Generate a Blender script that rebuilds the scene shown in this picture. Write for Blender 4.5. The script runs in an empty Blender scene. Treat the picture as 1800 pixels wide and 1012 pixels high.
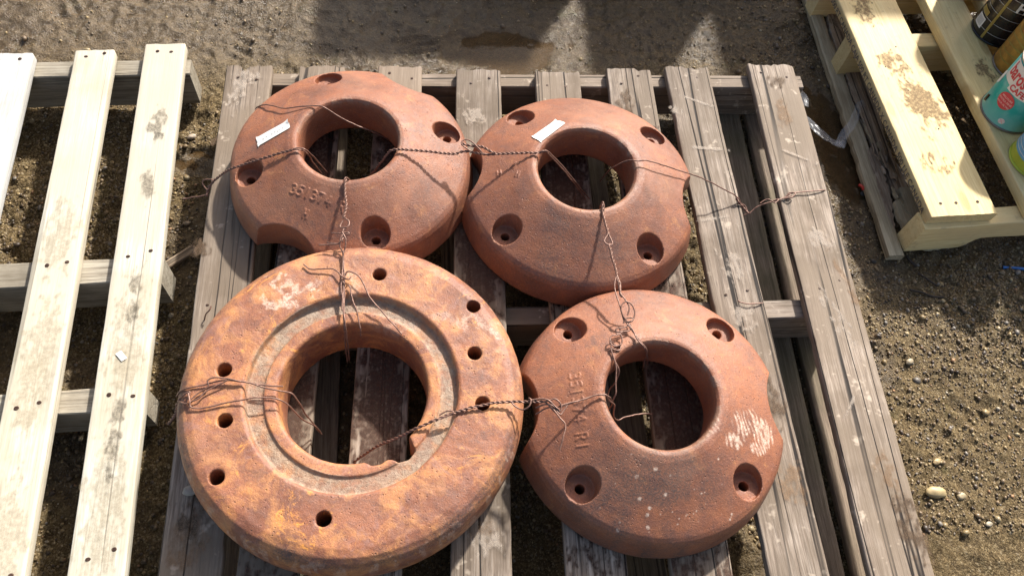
import bpy, bmesh, math, random
import numpy as np
from mathutils import Vector, Matrix
sc = bpy.context.scene
R_ = math.radians

# ------------------------------------------------------------------ camera, world, sun, exposure
CAM_P = np.array([0.397214, -1.225901, 1.388841]); CAM_R = (0.498638, -0.084129, -0.073236); FOC = 1400.0
cd = bpy.data.cameras.new('camera'); cam = bpy.data.objects.new('camera', cd); sc.collection.objects.link(cam)
cam.location = CAM_P; cam.rotation_euler = CAM_R
cd.sensor_width = 36.0; cd.lens = 36.0 * FOC / 1800.0; cd.clip_start = 0.02; cd.clip_end = 500
cd.shift_y = 0.0
sc.camera = cam
SUN_AZ, SUN_EL = 33.0, 37.0          # azimuth to the right of +Y
w = bpy.data.worlds.new('World'); sc.world = w; w.use_nodes = True
nt = w.node_tree; bg = nt.nodes['Background']
sky = nt.nodes.new('ShaderNodeTexSky'); sky.sky_type = 'NISHITA'; sky.sun_disc = False
sky.sun_elevation = R_(SUN_EL); sky.sun_rotation = R_(SUN_AZ); sky.air_density = 1.0; sky.dust_density = 4.5; sky.ozone_density = 0.2
nt.links.new(sky.outputs[0], bg.inputs[0]); bg.inputs[1].default_value = 0.092
sl = bpy.data.lights.new('sun', 'SUN'); sl.energy = 4.3; sl.angle = R_(2.0); sl.color = (1.0, 0.955, 0.89)
so = bpy.data.objects.new('sun', sl); sc.collection.objects.link(so)
sd = Vector((math.sin(R_(SUN_AZ)) * math.cos(R_(SUN_EL)), math.cos(R_(SUN_AZ)) * math.cos(R_(SUN_EL)), math.sin(R_(SUN_EL))))
so.rotation_euler = sd.to_track_quat('Z', 'Y').to_euler()
vs = sc.view_settings; vs.view_transform = 'Standard'; vs.look = 'None'; vs.gamma = 1.0; vs.use_curve_mapping = False
vs.exposure = 0.95

# ------------------------------------------------------------------ helpers
H = 0.13                                 # height of the pallet decks above the mud
random.seed(7); rng = np.random.default_rng(11)
def _rot(rx, ry, rz):
    from mathutils import Euler
    return np.array(Euler((rx, ry, rz)).to_matrix())
CAM_M = _rot(*CAM_R)
def at(px, py, z):
    """point of the plane at height z that the photograph shows at pixel (px,py)"""
    d = CAM_M @ np.array([(px - 900) / FOC, -(py - 506) / FOC, -1.0])
    t = (z - CAM_P[2]) / d[2]; q = CAM_P + t * d
    return np.array([q[0], q[1], z])
def tag(o, label=None, cat=None, group=None, kind=None):
    if label: o['label'] = label
    if cat: o['category'] = cat
    if group: o['group'] = group
    if kind: o['kind'] = kind
    return o
def link(name, me, mat=None, parent=None):
    o = bpy.data.objects.new(name, me); sc.collection.objects.link(o)
    if mat is not None and me is not None and len(me.materials) == 0: me.materials.append(mat)
    if parent: o.parent = parent
    return o
def empty(name, loc, rz=0.0):
    o = bpy.data.objects.new(name, None); sc.collection.objects.link(o); o.location = loc; o.rotation_euler = (0, 0, rz)
    o.empty_display_size = 0.05; return o
def mesh_np(name, V, F, smooth=True):
    me = bpy.data.meshes.new(name); V = np.asarray(V, dtype=np.float32); F = np.asarray(F, dtype=np.int32)
    me.vertices.add(len(V)); me.vertices.foreach_set('co', V.ravel())
    k = F.shape[1]; me.loops.add(F.size); me.loops.foreach_set('vertex_index', F.ravel())
    me.polygons.add(len(F)); me.polygons.foreach_set('loop_start', np.arange(0, F.size, k, dtype=np.int32))
    me.polygons.foreach_set('use_smooth', np.full(len(F), smooth)); me.update(calc_edges=True); me.validate(); return me
def from_bm(name, bm, smooth=False):
    bmesh.ops.recalc_face_normals(bm, faces=bm.faces)
    me = bpy.data.meshes.new(name); bm.to_mesh(me); bm.free()
    me.polygons.foreach_set('use_smooth', np.full(len(me.polygons), smooth)); return me
class VN:
    def __init__(s, seed, n=256):
        s.t = np.random.default_rng(seed).random((n, n)); s.n = n
    def __call__(s, x, y):
        xi = np.floor(x).astype(int); yi = np.floor(y).astype(int); fx = x - xi; fy = y - yi
        fx = fx * fx * (3 - 2 * fx); fy = fy * fy * (3 - 2 * fy); n = s.n; t = s.t
        a = t[xi % n, yi % n]; b = t[(xi + 1) % n, yi % n]; c = t[xi % n, (yi + 1) % n]; d = t[(xi + 1) % n, (yi + 1) % n]
        return (a * (1 - fx) + b * fx) * (1 - fy) + (c * (1 - fx) + d * fx) * fy * 1.0
def fbm(x, y, seed=0, octv=4, gain=0.5):
    r = 0; a = 1; tot = 0
    for i in range(octv):
        f = VN(seed * 17 + i); c, s_ = math.cos(i * 1.1), math.sin(i * 1.1)
        r = r + a * f((x * c - y * s_) * 2 ** i + 13.7 * i, (x * s_ + y * c) * 2 ** i + 7.1 * i); tot += a; a *= gain
    return r / tot
def sstep(a, b, x):
    t = np.clip((x - a) / (b - a), 0, 1); return t * t * (3 - 2 * t)
def segdist(x, y, pts):
    d = np.full(np.shape(x), 1e9)
    for (x0, y0), (x1, y1) in zip(pts[:-1], pts[1:]):
        dx, dy = x1 - x0, y1 - y0; L = dx * dx + dy * dy + 1e-12
        t = np.clip(((x - x0) * dx + (y - y0) * dy) / L, 0, 1)
        d = np.minimum(d, np.hypot(x - x0 - t * dx, y - y0 - t * dy))
    return d

# ------------------------------------------------------------------ material toolkit
class MT:
    def __init__(s, name):
        s.m = bpy.data.materials.new(name); s.m.use_nodes = True; s.t = s.m.node_tree; s.b = s.t.nodes['Principled BSDF']
        s.tc = s.n('TexCoord'); s.info = s.n('ObjectInfo')
    def n(s, kind): return s.t.nodes.new('ShaderNode' + kind)
    def l(s, a, b): s.t.links.new(a, b)
    def set(s, **k):
        for a, v in k.items():
            i = s.b.inputs[a.replace('_', ' ')]
            if hasattr(v, 'is_output'): s.l(v, i)
            else: i.default_value = v if not (isinstance(v, tuple) and len(v) == 3) else (*v, 1)
    def coords(s, scale=(1, 1, 1), rnd=0.0, kind='Object'):
        c = s.tc.outputs[kind]
        if rnd:
            cm = s.n('CombineXYZ'); mm = s.n('Math'); mm.operation = 'MULTIPLY'; s.l(s.info.outputs['Random'], mm.inputs[0]); mm.inputs[1].default_value = rnd
            for i in range(3): s.l(mm.outputs[0], cm.inputs[i])
            ad = s.n('VectorMath'); ad.operation = 'ADD'; s.l(c, ad.inputs[0]); s.l(cm.outputs[0], ad.inputs[1]); c = ad.outputs[0]
        mp = s.n('Mapping'); mp.inputs['Scale'].default_value = scale; s.l(c, mp.inputs[0]); return mp.outputs[0]
    def noise(s, vec, scale, detail=4, rough=0.55, dist=0.0, out=0):
        x = s.n('TexNoise'); s.l(vec, x.inputs['Vector']); x.inputs['Scale'].default_value = scale; x.inputs['Detail'].default_value = detail
        x.inputs['Roughness'].default_value = rough; x.inputs['Distortion'].default_value = dist; return x.outputs[out]
    def voro(s, vec, scale, feat='F1', out='Distance'):
        x = s.n('TexVoronoi'); x.feature = feat; s.l(vec, x.inputs['Vector']); x.inputs['Scale'].default_value = scale; return x.outputs[out]
    def ramp(s, fac, *stops, interp='LINEAR'):
        r = s.n('ValToRGB'); r.color_ramp.interpolation = interp; e = r.color_ramp.elements
        while len(e) < len(stops): e.new(0.5)
        for i, (p, c) in enumerate(stops):
            e[i].position = p; e[i].color = (*c, 1) if isinstance(c, tuple) else (c, c, c, 1)
        s.l(fac, r.inputs[0]); return r.outputs[0]
    def mix(s, f, a, b, mode='MIX'):
        x = s.n('Mix'); x.data_type = 'RGBA'; x.blend_type = mode
        for v, i in ((f, 0), (a, 6), (b, 7)):
            if hasattr(v, 'is_output'): s.l(v, x.inputs[i])
            else: x.inputs[i].default_value = v if i == 0 else (*v, 1)
        return x.outputs[2]
    def math(s, op, a, b=0.0, clamp=False):
        x = s.n('Math'); x.operation = op; x.use_clamp = clamp
        for i, v in enumerate((a, b)):
            if hasattr(v, 'is_output'): s.l(v, x.inputs[i])
            else: x.inputs[i].default_value = v
        return x.outputs[0]
    def bump(s, h, strength=0.5, dist=0.001, prev=None):
        x = s.n('Bump'); s.l(h, x.inputs['Height']); x.inputs['Strength'].default_value = strength; x.inputs['Distance'].default_value = dist
        if prev is not None: s.l(prev, x.inputs['Normal'])
        return x.outputs[0]
    def attr(s, name, ch=None):
        a = s.n('Attribute'); a.attribute_name = name
        if ch is None: return a.outputs['Color']
        sp = s.n('SeparateColor'); s.l(a.outputs['Color'], sp.inputs[0]); return sp.outputs[ch]
    def normal(s, v): s.l(v, s.b.inputs['Normal'])

def wood(name, light, mid, dark, crack=0.5, dirt=(0.05, 0.035, 0.02), dirt_amt=0.35, rough=0.75, grain=1.0, spots=None, weather=None):
    M = MT(name)
    c1 = M.coords((1, 1, 1), 37.0)
    g = M.coords((1, 0.045, 1), 37.0)
    n1 = M.noise(g, 75, 6, 0.68, 1.6); n2 = M.noise(g, 420, 4, 0.75, 0.3)
    low = M.noise(c1, 7, 4, 0.6)
    base = M.ramp(n1, (0.22, dark), (0.48, mid), (0.74, light))
    n4 = M.noise(M.coords((1, 0.03, 1), 37.0), 170, 5, 0.7, 0.5)
    base = M.mix(M.ramp(n2, (0.45, 0.0), (0.66, min(0.85, 0.6 * grain))), base, dark)
    base = M.mix(M.ramp(n4, (0.52, 0.0), (0.64, min(0.8, 0.55 * grain))), base, (dark[0] * 0.8, dark[1] * 0.8, dark[2] * 0.8))
    base = M.mix(M.ramp(n4, (0.30, min(0.8, 0.6 * grain)), (0.44, 0.0)), base, light)
    # knots
    kc = M.coords((9.0, 2.6, 2.6), 37.0); v = M.voro(kc, 1.0)
    kn = M.ramp(v, (0.0, 1.0), (0.055, 0.85), (0.10, 0.0))
    rings = M.ramp(M.math('SINE', M.math('MULTIPLY', v, 130.0)), (0.2, 0.0), (0.9, 0.35))
    near = M.ramp(v, (0.05, 1.0), (0.22, 0.0))
    base = M.mix(M.math('MULTIPLY', rings, near), base, dark)
    base = M.mix(M.math('MULTIPLY', kn, 0.6), base, (dark[0] * 0.6, dark[1] * 0.5, dark[2] * 0.4))
    # stains and dirt
    st = M.ramp(low, (0.42, 0.0), (0.66, 1.0))
    base = M.mix(M.math('MULTIPLY', st, dirt_amt), base, dirt)
    if weather is not None:
        wn = M.ramp(M.noise(c1, 3.1, 4, 0.6), (0.46, 0.0), (0.56, 1.0)); base = M.mix(M.math('MULTIPLY', wn, 0.8), base, weather)
    if spots is not None:
        sp = M.ramp(M.noise(c1, 26, 3, 0.7), (0.62, 0.0), (0.70, 1.0)); base = M.mix(M.math('MULTIPLY', sp, 0.6), base, spots)
    # cracks along the grain
    gc = M.coords((1, 0.012, 1), 37.0); cn = M.noise(gc, 19, 2.5, 0.55)
    ck = M.math('ABSOLUTE', M.math('SUBTRACT', cn, 0.5)); ckm = M.ramp(ck, (0.0, 1.0), (0.005, 0.95), (0.012, 0.0))
    msk = M.ramp(M.noise(M.coords((4, 0.6, 1), 37.0), 2.2, 2), (0.5 - 0.25 * crack, 0.0), (0.62 - 0.2 * crack, 1.0))
    ckm = M.math('MULTIPLY', ckm, M.math('MULTIPLY', msk, min(1.0, crack * 1.4)))
    base = M.mix(ckm, base, (0.015, 0.011, 0.009))
    hs = M.n('HueSaturation'); M.l(base, hs.inputs['Color']); M.l(M.ramp(M.info.outputs['Random'], (0.0, 0.78), (1.0, 1.15)), hs.inputs['Value']); base = hs.outputs[0]
    M.set(Base_Color=base, Roughness=rough)
    M.b.inputs['Specular IOR Level'].default_value = 0.3
    hgt = M.math('SUBTRACT', M.math('ADD', n1, M.math('MULTIPLY', n2, -0.5)), n4)
    nb = M.bump(hgt, 0.5, 0.0011 * grain); nb = M.bump(M.math('SUBTRACT', 1.0, ckm), 0.8, 0.0016, nb); nb = M.bump(low, 0.3, 0.004, nb)
    M.normal(nb); return M.m

W_OLD = wood('weathered_grey_wood', (0.53, 0.455, 0.38), (0.315, 0.25, 0.195), (0.085, 0.060, 0.043), crack=0.85, dirt=(0.14, 0.105, 0.072), dirt_amt=0.85, grain=1.15, spots=(0.56, 0.47, 0.37), weather=(0.20, 0.155, 0.112))
W_DARK = wood('damp_dark_wood', (0.33, 0.26, 0.19), (0.22, 0.165, 0.118), (0.09, 0.066, 0.045), crack=0.5, dirt=(0.075, 0.075, 0.03), dirt_amt=0.5, grain=1.1)
W_NEW = wood('pale_pine_wood', (0.68, 0.65, 0.56), (0.56, 0.53, 0.44), (0.34, 0.31, 0.235), crack=0.3, dirt=(0.40, 0.345, 0.24), dirt_amt=0.7, grain=0.8, rough=0.65, weather=(0.50, 0.45, 0.35))
W_NEWG = wood('pale_grey_pine_wood', (0.66, 0.66, 0.63), (0.54, 0.54, 0.52), (0.36, 0.36, 0.34), crack=0.25, dirt=(0.36, 0.34, 0.30), dirt_amt=0.5, grain=0.9, rough=0.7)
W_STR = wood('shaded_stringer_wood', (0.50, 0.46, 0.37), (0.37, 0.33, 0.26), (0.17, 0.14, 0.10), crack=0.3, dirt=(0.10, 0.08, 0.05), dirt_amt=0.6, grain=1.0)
W_YEL = wood('yellow_pine_wood', (0.88, 0.73, 0.39), (0.82, 0.64, 0.31), (0.60, 0.41, 0.16), crack=0.06, dirt=(0.62, 0.46, 0.24), dirt_amt=0.55, grain=0.6, rough=0.6, spots=(0.52, 0.38, 0.20))
W_YELG = wood('dull_yellow_wood', (0.62, 0.53, 0.36), (0.48, 0.40, 0.26), (0.26, 0.20, 0.12), crack=0.25, dirt=(0.26, 0.20, 0.12), dirt_amt=0.6, grain=0.9)
W_ROT = wood('rotten_brown_wood', (0.60, 0.49, 0.36), (0.44, 0.34, 0.24), (0.20, 0.13, 0.08), crack=0.6, dirt=(0.12, 0.07, 0.04), dirt_amt=0.6, grain=1.4, spots=(0.46, 0.40, 0.31))

def rust(name, seed, orange=0.0, marks=False):
    M = MT(name); c = M.coords((1, 1, 1)); 
    mp = M.n('Mapping'); mp.inputs['Location'].default_value = (seed, seed * 1.7, 0.3); M.l(c, mp.inputs[0]); c = mp.outputs[0]
    a = M.noise(c, 9, 6, 0.62, 0.3); b = M.noise(c, 55, 4, 0.65); f = M.noise(c, 330, 3, 0.7); g = M.noise(c, 22, 5, 0.7, 0.6)
    col = M.ramp(a, (0.28, (0.120, 0.045, 0.025)), (0.43, (0.250, 0.088, 0.042)), (0.57, (0.335, 0.122, 0.056)), (0.74, (0.39, 0.155, 0.076)))
    col = M.mix(M.ramp(b, (0.40, 0.0), (0.66, 0.65)), col, (0.225, 0.098, 0.066))
    col = M.mix(M.ramp(M.noise(c, 28, 5, 0.75, 0.8), (0.54, 0.0), (0.66, 0.55)), col, (0.15, 0.075, 0.058))
    col = M.mix(M.ramp(M.noise(c, 19, 4, 0.7, 1.4), (0.58, 0.0), (0.70, 0.5)), col, (0.50, 0.225, 0.085))
    col = M.mix(M.ramp(M.noise(c, 800, 2, 0.6), (0.50, 0.0), (0.66, 0.5)), col, (0.11, 0.055, 0.042))
    col = M.mix(M.ramp(f, (0.52, 0.0), (0.70, 0.45)), col, (0.13, 0.062, 0.045))
    col = M.mix(M.ramp(f, (0.26, 0.5), (0.40, 0.0)), col, (0.56, 0.30, 0.19))
    if orange:
        col = M.mix(M.ramp(g, (0.46, 0.0), (0.64, orange)), col, (0.62, 0.28, 0.095))
        col = M.mix(M.ramp(M.noise(c, 17, 6, 0.8, 1.2), (0.60, 0.0), (0.68, 0.8)), col, (0.70, 0.30, 0.06))
        col = M.mix(M.ramp(M.noise(c, 12, 6, 0.8, 1.0), (0.56, 0.0), (0.68, 0.6)), col, (0.27, 0.15, 0.13))
    dk = M.attr('marks', 2); col = M.mix(M.math('MULTIPLY', dk, M.ramp(f, (0.38, 0.25), (0.62, 1.0))), col, (0.085, 0.060, 0.052))
    gr = M.attr('marks', 1)
    grey = M.ramp(M.noise(c, 120, 6, 0.8), (0.33, (0.15, 0.105, 0.07)), (0.5, (0.275, 0.215, 0.155)), (0.70, (0.43, 0.36, 0.27)))
    col = M.mix(M.math('MULTIPLY', gr, M.ramp(b, (0.36, 0.35), (0.55, 0.95))), col, grey)
    wh = M.math('MULTIPLY', M.attr('marks', 0), M.ramp(M.noise(c, 210, 4, 0.75), (0.40, 0.15), (0.56, 1.0)))
    col = M.mix(wh, col, M.mix(M.ramp(b, (0.4, 0.0), (0.7, 1.0)), (0.70, 0.56, 0.45), (0.56, 0.38, 0.28)))
    col = M.mix(M.ramp(M.noise(c, 5.5, 5, 0.7, 0.5), (0.50, 0.0), (0.68, 0.28)), col, (0.42, 0.21, 0.125))
    pit = M.ramp(M.voro(c, 150), (0.10, 1.0), (0.22, 0.0)); pit = M.math('MULTIPLY', pit, M.ramp(M.noise(c, 40, 3), (0.50, 0.0), (0.60, 1.0)))
    col = M.mix(M.math('MULTIPLY', pit, 0.6), col, (0.10, 0.045, 0.03))
    M.set(Base_Color=col, Roughness=M.ramp(b, (0.3, 0.60), (0.7, 0.46)))
    M.b.inputs['Specular IOR Level'].default_value = 0.45
    nb = M.bump(f, 0.5, 0.0013); nb = M.bump(M.noise(c, 800, 2, 0.6), 0.5, 0.0009, nb); nb = M.bump(M.math('SUBTRACT', 1.0, pit), 0.7, 0.0012, nb); nb = M.bump(b, 0.2, 0.002, nb); nb = M.bump(g, 0.15, 0.004, nb)
    nb = M.bump(M.math('MULTIPLY', gr, M.noise(c, 120, 5, 0.8)), 0.7, 0.003, nb); M.normal(nb)
    return M.m

def plain(name, col, rough=0.5, metal=0.0, var=0.15, scale=40, bump=0.1, spec=0.5):
    M = MT(name); n = M.noise(M.coords((1, 1, 1), 5.0), scale, 4)
    M.set(Base_Color=M.mix(M.ramp(n, (0.3, 0.0), (0.75, 1.0)), col, tuple(x * (1 - var * 2) for x in col)), Roughness=rough, Metallic=metal)
    M.b.inputs['Specular IOR Level'].default_value = spec
    if bump: M.normal(M.bump(n, bump, 0.001))
    return M.m
M_WIRE = plain('rusty_wire', (0.27, 0.145, 0.105), 0.45, 0.25, 0.3, 300, 0.5)
M_NAIL = plain('rusty_nail', (0.07, 0.035, 0.022), 0.6, 0.3, 0.3, 200)
M_HOLE = plain('nail_hole_shadow', (0.03, 0.022, 0.018), 0.9, 0.0, 0.2, 200)
M_PAPER = plain('white_paper', (0.80, 0.79, 0.74), 0.6, 0, 0.09, 90, 0.5)
M_INK = plain('faded_ink', (0.20, 0.22, 0.26), 0.7, 0, 0.2, 200, 0)
M_STAMP = plain('grey_stamp_ink', (0.22, 0.19, 0.17), 0.8, 0, 0.45, 120, 0)

# ------------------------------------------------------------------ ground
def gcoords(a, b, step, far):
    fine = np.arange(a, b + 1e-9, step); out = []; s = step; x = fine[-1]
    while x < far: s *= 1.35; x += s; out.append(x)
    lo = []; s = step; x = fine[0]
    while x > -far: s *= 1.35; x -= s; lo.append(x)
    return np.array(lo[::-1] + list(fine) + out)
def puddle_mask(X, Y):
    m = np.zeros_like(X)
    for (px, py, rx, ry, an) in PUD:
        c = at(px, py, 0); u = (X - c[0]) * math.cos(an) + (Y - c[1]) * math.sin(an); v = -(X - c[0]) * math.sin(an) + (Y - c[1]) * math.cos(an)
        d = np.hypot(u / rx, v / ry) + 0.5 * (fbm(X * 14, Y * 14, 31, 3) - 0.5) * 2
        m = np.maximum(m, sstep(1.25, 0.75, d))
    return m
PUD = [(868, 95, 0.13, 0.075, 0.1), (1455, 250, 0.07, 0.16, 0.2), (385, 290, 0.10, 0.04, 0.0)]
def gheight(X, Y):
    h = 0.018 * (fbm(X * 4.5, Y * 4.5, 1, 3) - 0.5) + 0.013 * (fbm(X * 17, Y * 17, 2, 3) - 0.5)
    rough = fbm(X * 55, Y * 55, 3, 4, 0.6); h += 0.013 * (rough - 0.5) * (0.35 + 1.3 * sstep(0.35, 0.65, fbm(X * 3, Y * 3, 9, 2))) * (1 - 0.55 * sstep(0.0, 0.15, Y) * sstep(0.3, 0.0, X))
    ridge = 1 - np.abs(fbm(X * 26, Y * 26 + 0.5 * X, 4, 3) - 0.5) * 5; h += 0.004 * np.clip(ridge, 0, 1)
    # tread prints and trodden clods
    for (px, py, an, ln, wd, per) in [(1670, 745, 0.5, 0.16, 0.05, 0.030), (430, 75, 1.0, 0.20, 0.06, 0.026), (740, 95, 1.75, 0.20, 0.05, 0.022), (150, 30, 0.3, 0.25, 0.05, 0.03)]:
        c = at(px, py, 0); u = (X - c[0]) * math.cos(an) + (Y - c[1]) * math.sin(an); v = -(X - c[0]) * math.sin(an) + (Y - c[1]) * math.cos(an)
        mk = sstep(1.3, 0.5, np.abs(u) / (ln / 2)) * sstep(1.3, 0.5, np.abs(v) / wd) * sstep(0.35, 0.6, fbm(X * 18, Y * 18, 42, 2))
        h += mk * (0.0032 * np.sin(u * 2 * np.pi / per + 6 * fbm(X * 16, Y * 16, 41, 2)) - 0.002)
    h -= 0.012 * puddle_mask(X, Y)
    return h - 0.004
def build_ground():
    xs = gcoords(-0.75, 2.15, 0.0040, 60); ys = gcoords(-1.05, 0.72, 0.0040, 60)
    X, Y = np.meshgrid(xs, ys, indexing='ij'); far = sstep(3, 8, np.hypot(X - 0.5, Y))
    Z = gheight(X, Y) * (1 - far) - 0.0
    # keep the mud under the bearing boards of the pallets
    V = np.stack([X, Y, Z], -1).reshape(-1, 3); nx, ny = X.shape
    i = np.arange(nx * ny).reshape(nx, ny); F = np.stack([i[:-1, :-1], i[1:, :-1], i[1:, 1:], i[:-1, 1:]], -1).reshape(-1, 4)
    me = mesh_np('ground', V, F)
    M = MT('wet_mud'); c = M.tc.outputs['Object']
    n1 = M.noise(c, 5, 5, 0.6); n2 = M.noise(c, 48, 5, 0.7); n3 = M.noise(c, 260, 4, 0.7); v = M.voro(c, 170)
    vcol = M.voro(c, 170, out='Color'); sp = M.n('SeparateColor'); M.l(vcol, sp.inputs[0])
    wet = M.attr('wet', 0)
    dry = M.ramp(n2, (0.30, (0.055, 0.034, 0.013)), (0.5, (0.135, 0.093, 0.041)), (0.70, (0.235, 0.170, 0.083)))
    grit = M.ramp(sp.outputs[0], (0.0, (0.055, 0.034, 0.013)), (0.45, (0.155, 0.103, 0.045)), (0.8, (0.29, 0.21, 0.10)), (1.0, (0.48, 0.40, 0.27)))
    v2 = M.n('TexVoronoi'); M.l(c, v2.inputs['Vector']); v2.inputs['Scale'].default_value = 430; sp2 = M.n('SeparateColor'); M.l(v2.outputs['Color'], sp2.inputs[0])
    gr2 = M.ramp(sp2.outputs[1], (0.0, (0.035, 0.022, 0.008)), (0.5, (0.130, 0.090, 0.041)), (0.85, (0.28, 0.205, 0.105)), (1.0, (0.52, 0.41, 0.235)))
    dry = M.mix(M.ramp(n1, (0.3, 0.35), (0.6, 0.75)), dry, gr2)
    gm = M.math('MULTIPLY', M.ramp(v, (0.30, 1.0), (0.55, 0.0)), M.ramp(n1, (0.38, 0.15), (0.58, 0.8)))
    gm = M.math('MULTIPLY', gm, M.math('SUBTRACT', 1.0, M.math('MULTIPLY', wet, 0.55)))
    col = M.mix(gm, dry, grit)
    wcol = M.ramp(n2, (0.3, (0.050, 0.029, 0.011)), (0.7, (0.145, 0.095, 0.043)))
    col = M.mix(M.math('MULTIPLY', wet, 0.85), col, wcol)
    moss = M.ramp(M.noise(c, 11, 4, 0.7), (0.60, 0.0), (0.72, 0.4)); col = M.mix(moss, col, (0.10, 0.095, 0.025))
    hs = M.n('HueSaturation'); M.l(col, hs.inputs['Color']); hs.inputs['Value'].default_value = 0.80; col = hs.outputs[0]
    rb = M.ramp(n2, (0.35, 0.45), (0.65, 0.85)); rw = M.ramp(n2, (0.35, 0.10), (0.65, 0.26))
    M.set(Base_Color=col, Roughness=M.mix(wet, rb, rw)); M.l(M.math('ADD', 0.15, M.math('MULTIPLY', wet, 0.35)), M.b.inputs['Specular IOR Level'])
    nb = M.bump(n3, 0.8, 0.004); nb = M.bump(n2, 0.6, 0.008, nb); nb = M.bump(M.math('MULTIPLY', gm, M.ramp(v, (0.0, 1.0), (0.5, 0.0))), 0.6, 0.0025, nb); M.normal(nb)
    x, y = V[:, 0], V[:, 1]
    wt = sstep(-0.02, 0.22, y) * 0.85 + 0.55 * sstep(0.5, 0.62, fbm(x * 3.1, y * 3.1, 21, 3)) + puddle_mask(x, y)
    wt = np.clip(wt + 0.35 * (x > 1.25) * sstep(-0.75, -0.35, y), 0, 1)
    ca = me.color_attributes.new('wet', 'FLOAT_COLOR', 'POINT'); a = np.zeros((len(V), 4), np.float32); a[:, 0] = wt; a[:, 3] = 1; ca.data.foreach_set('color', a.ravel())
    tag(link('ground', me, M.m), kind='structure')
    # puddles
    P = MT('muddy_water'); pn = P.noise(P.tc.outputs['Object'], 30, 3)
    P.set(Base_Color=P.ramp(pn, (0.3, (0.075, 0.042, 0.016)), (0.7, (0.105, 0.064, 0.028))), Roughness=0.04, Alpha=0.6); P.b.inputs['IOR'].default_value = 1.33
    P.normal(P.bump(pn, 0.08, 0.003))
    bm = bmesh.new()
    for (px, py, rx, ry, an) in PUD:
        c = at(px, py, 0); vs_ = []
        for k in range(40):
            t = k / 40 * 2 * math.pi; u, v_ = rx * 1.6 * math.cos(t), ry * 1.6 * math.sin(t)
            vs_.append(bm.verts.new((c[0] + u * math.cos(an) - v_ * math.sin(an), c[1] + u * math.sin(an) + v_ * math.cos(an), -0.0100 - 0.0004 * len(bm.faces))))
        bm.faces.new(vs_)
    tag(link('puddle_water', from_bm('puddle_water', bm), P.m), kind='structure')
build_ground()

ICO = None
def ico(sub=1):
    bm = bmesh.new(); bmesh.ops.create_icosphere(bm, subdivisions=sub, radius=1.0)
    V = np.array([v.co[:] for v in bm.verts]); F = np.array([[v.index for v in f.verts] for f in bm.faces]); bm.free(); return V, F
def build_gravel():
    V0, F0 = ico(1); V1, F1 = ico(2)
    N = 72000; X = rng.uniform(-0.62, 1.95, N * 2); Y = rng.uniform(-1.0, 0.62, N * 2)
    dens = 0.42 + 0.58 * sstep(0.42, 0.60, fbm(X * 3.5, Y * 3.5, 5, 3)); dens *= np.where(X > 1.2, 1.25, 0.75) * np.where(Y > 0.0, np.where(X < 0.9, 0.12, 0.35), 1.0)
    dens *= (puddle_mask(X, Y) < 0.3)
    k = rng.random(N * 2) < dens; X, Y = X[k][:N], Y[k][:N]; n = len(X)
    S = np.exp(rng.normal(math.log(0.00165), 0.52, n)).clip(0.0009, 0.0070)
    Z = gheight(X, Y)
    sc3 = rng.uniform(0.65, 1.35, (n, 1, 3)) * S[:, None, None]; sc3[:, :, 2] *= 0.7
    jit = 1 + rng.uniform(-0.22, 0.22, (n, len(V0), 1)); P = V0[None] * jit * sc3
    t = rng.uniform(0, 6.28, n); c, s_ = np.cos(t)[:, None], np.sin(t)[:, None]
    x = P[..., 0] * c - P[..., 1] * s_; y = P[..., 0] * s_ + P[..., 1] * c
    P = np.stack([x + X[:, None], y + Y[:, None], P[..., 2] + (Z + S * 0.25)[:, None]], -1).reshape(-1, 3)
    F = (F0[None] + (np.arange(n) * len(V0))[:, None, None]).reshape(-1, 3)
    me = mesh_np('gravel', P, F, True)
    pal = np.array([(0.23, 0.16, 0.085), (0.34, 0.245, 0.115), (0.15, 0.105, 0.06), (0.40, 0.31, 0.17), (0.22, 0.19, 0.155), (0.52, 0.44, 0.31), (0.085, 0.06, 0.04), (0.34, 0.19, 0.09)])
    ci = rng.choice(len(pal), n, p=[.26, .17, .25, .07, .08, .012, .138, .02]); col = pal[ci] * rng.uniform(0.6, 1.0, (n, 1))
    a = np.ones((n, len(V0), 4), np.float32); a[..., :3] = col[:, None]; ca = me.color_attributes.new('tint', 'FLOAT_COLOR', 'POINT'); ca.data.foreach_set('color', a.ravel())
    M = MT('gravel_stone'); M.set(Base_Color=M.attr('tint'), Roughness=0.42); nn = M.noise(M.tc.outputs['Object'], 400, 3); M.normal(M.bump(nn, 0.4, 0.001))
    tag(link('gravel', me, M.m), 'fine brown and tan gravel pressed into the wet mud', None, None, 'stuff')
build_gravel()

def stone(px, py, r, col, label, sx=1.3, rz=0.3, group=None):
    V, F = ico(3); d = 1 + 0.18 * (fbm(V[:, 0] * 2 + r * 900, V[:, 1] * 2 + V[:, 2], 8, 3) - 0.5) * 2
    V = V * d[:, None] * np.array([sx, 0.8, 0.55]) * r
    p = at(px, py, 0); zz = float(gheight(np.array([p[0]]), np.array([p[1]]))[0])
    o = link('stone', mesh_np('stone', V, F), plain('stone_' + str(int(px)), col, 0.5, 0, 0.25, 60, 0.3)); o.location = (p[0], p[1], zz + r * 0.3); o.rotation_euler = (0.1, 0.1, rz)
    return tag(o, label, 'stone', group)
stone(1641, 866, 0.0135, (0.50, 0.38, 0.19), 'long tan stone right of the main pallet, left of a paler pebble', 1.6, -0.1)
stone(1689, 872, 0.008, (0.46, 0.37, 0.22), 'small pale pebble to the right of the long tan stone')
stone(1598, 636, 0.0075, (0.38, 0.31, 0.20), 'pale round pebble on the mud near the middle of the main pallet side')
stone(1645, 812, 0.007, (0.50, 0.36, 0.18), 'ochre pebble just above the long tan stone')
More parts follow.
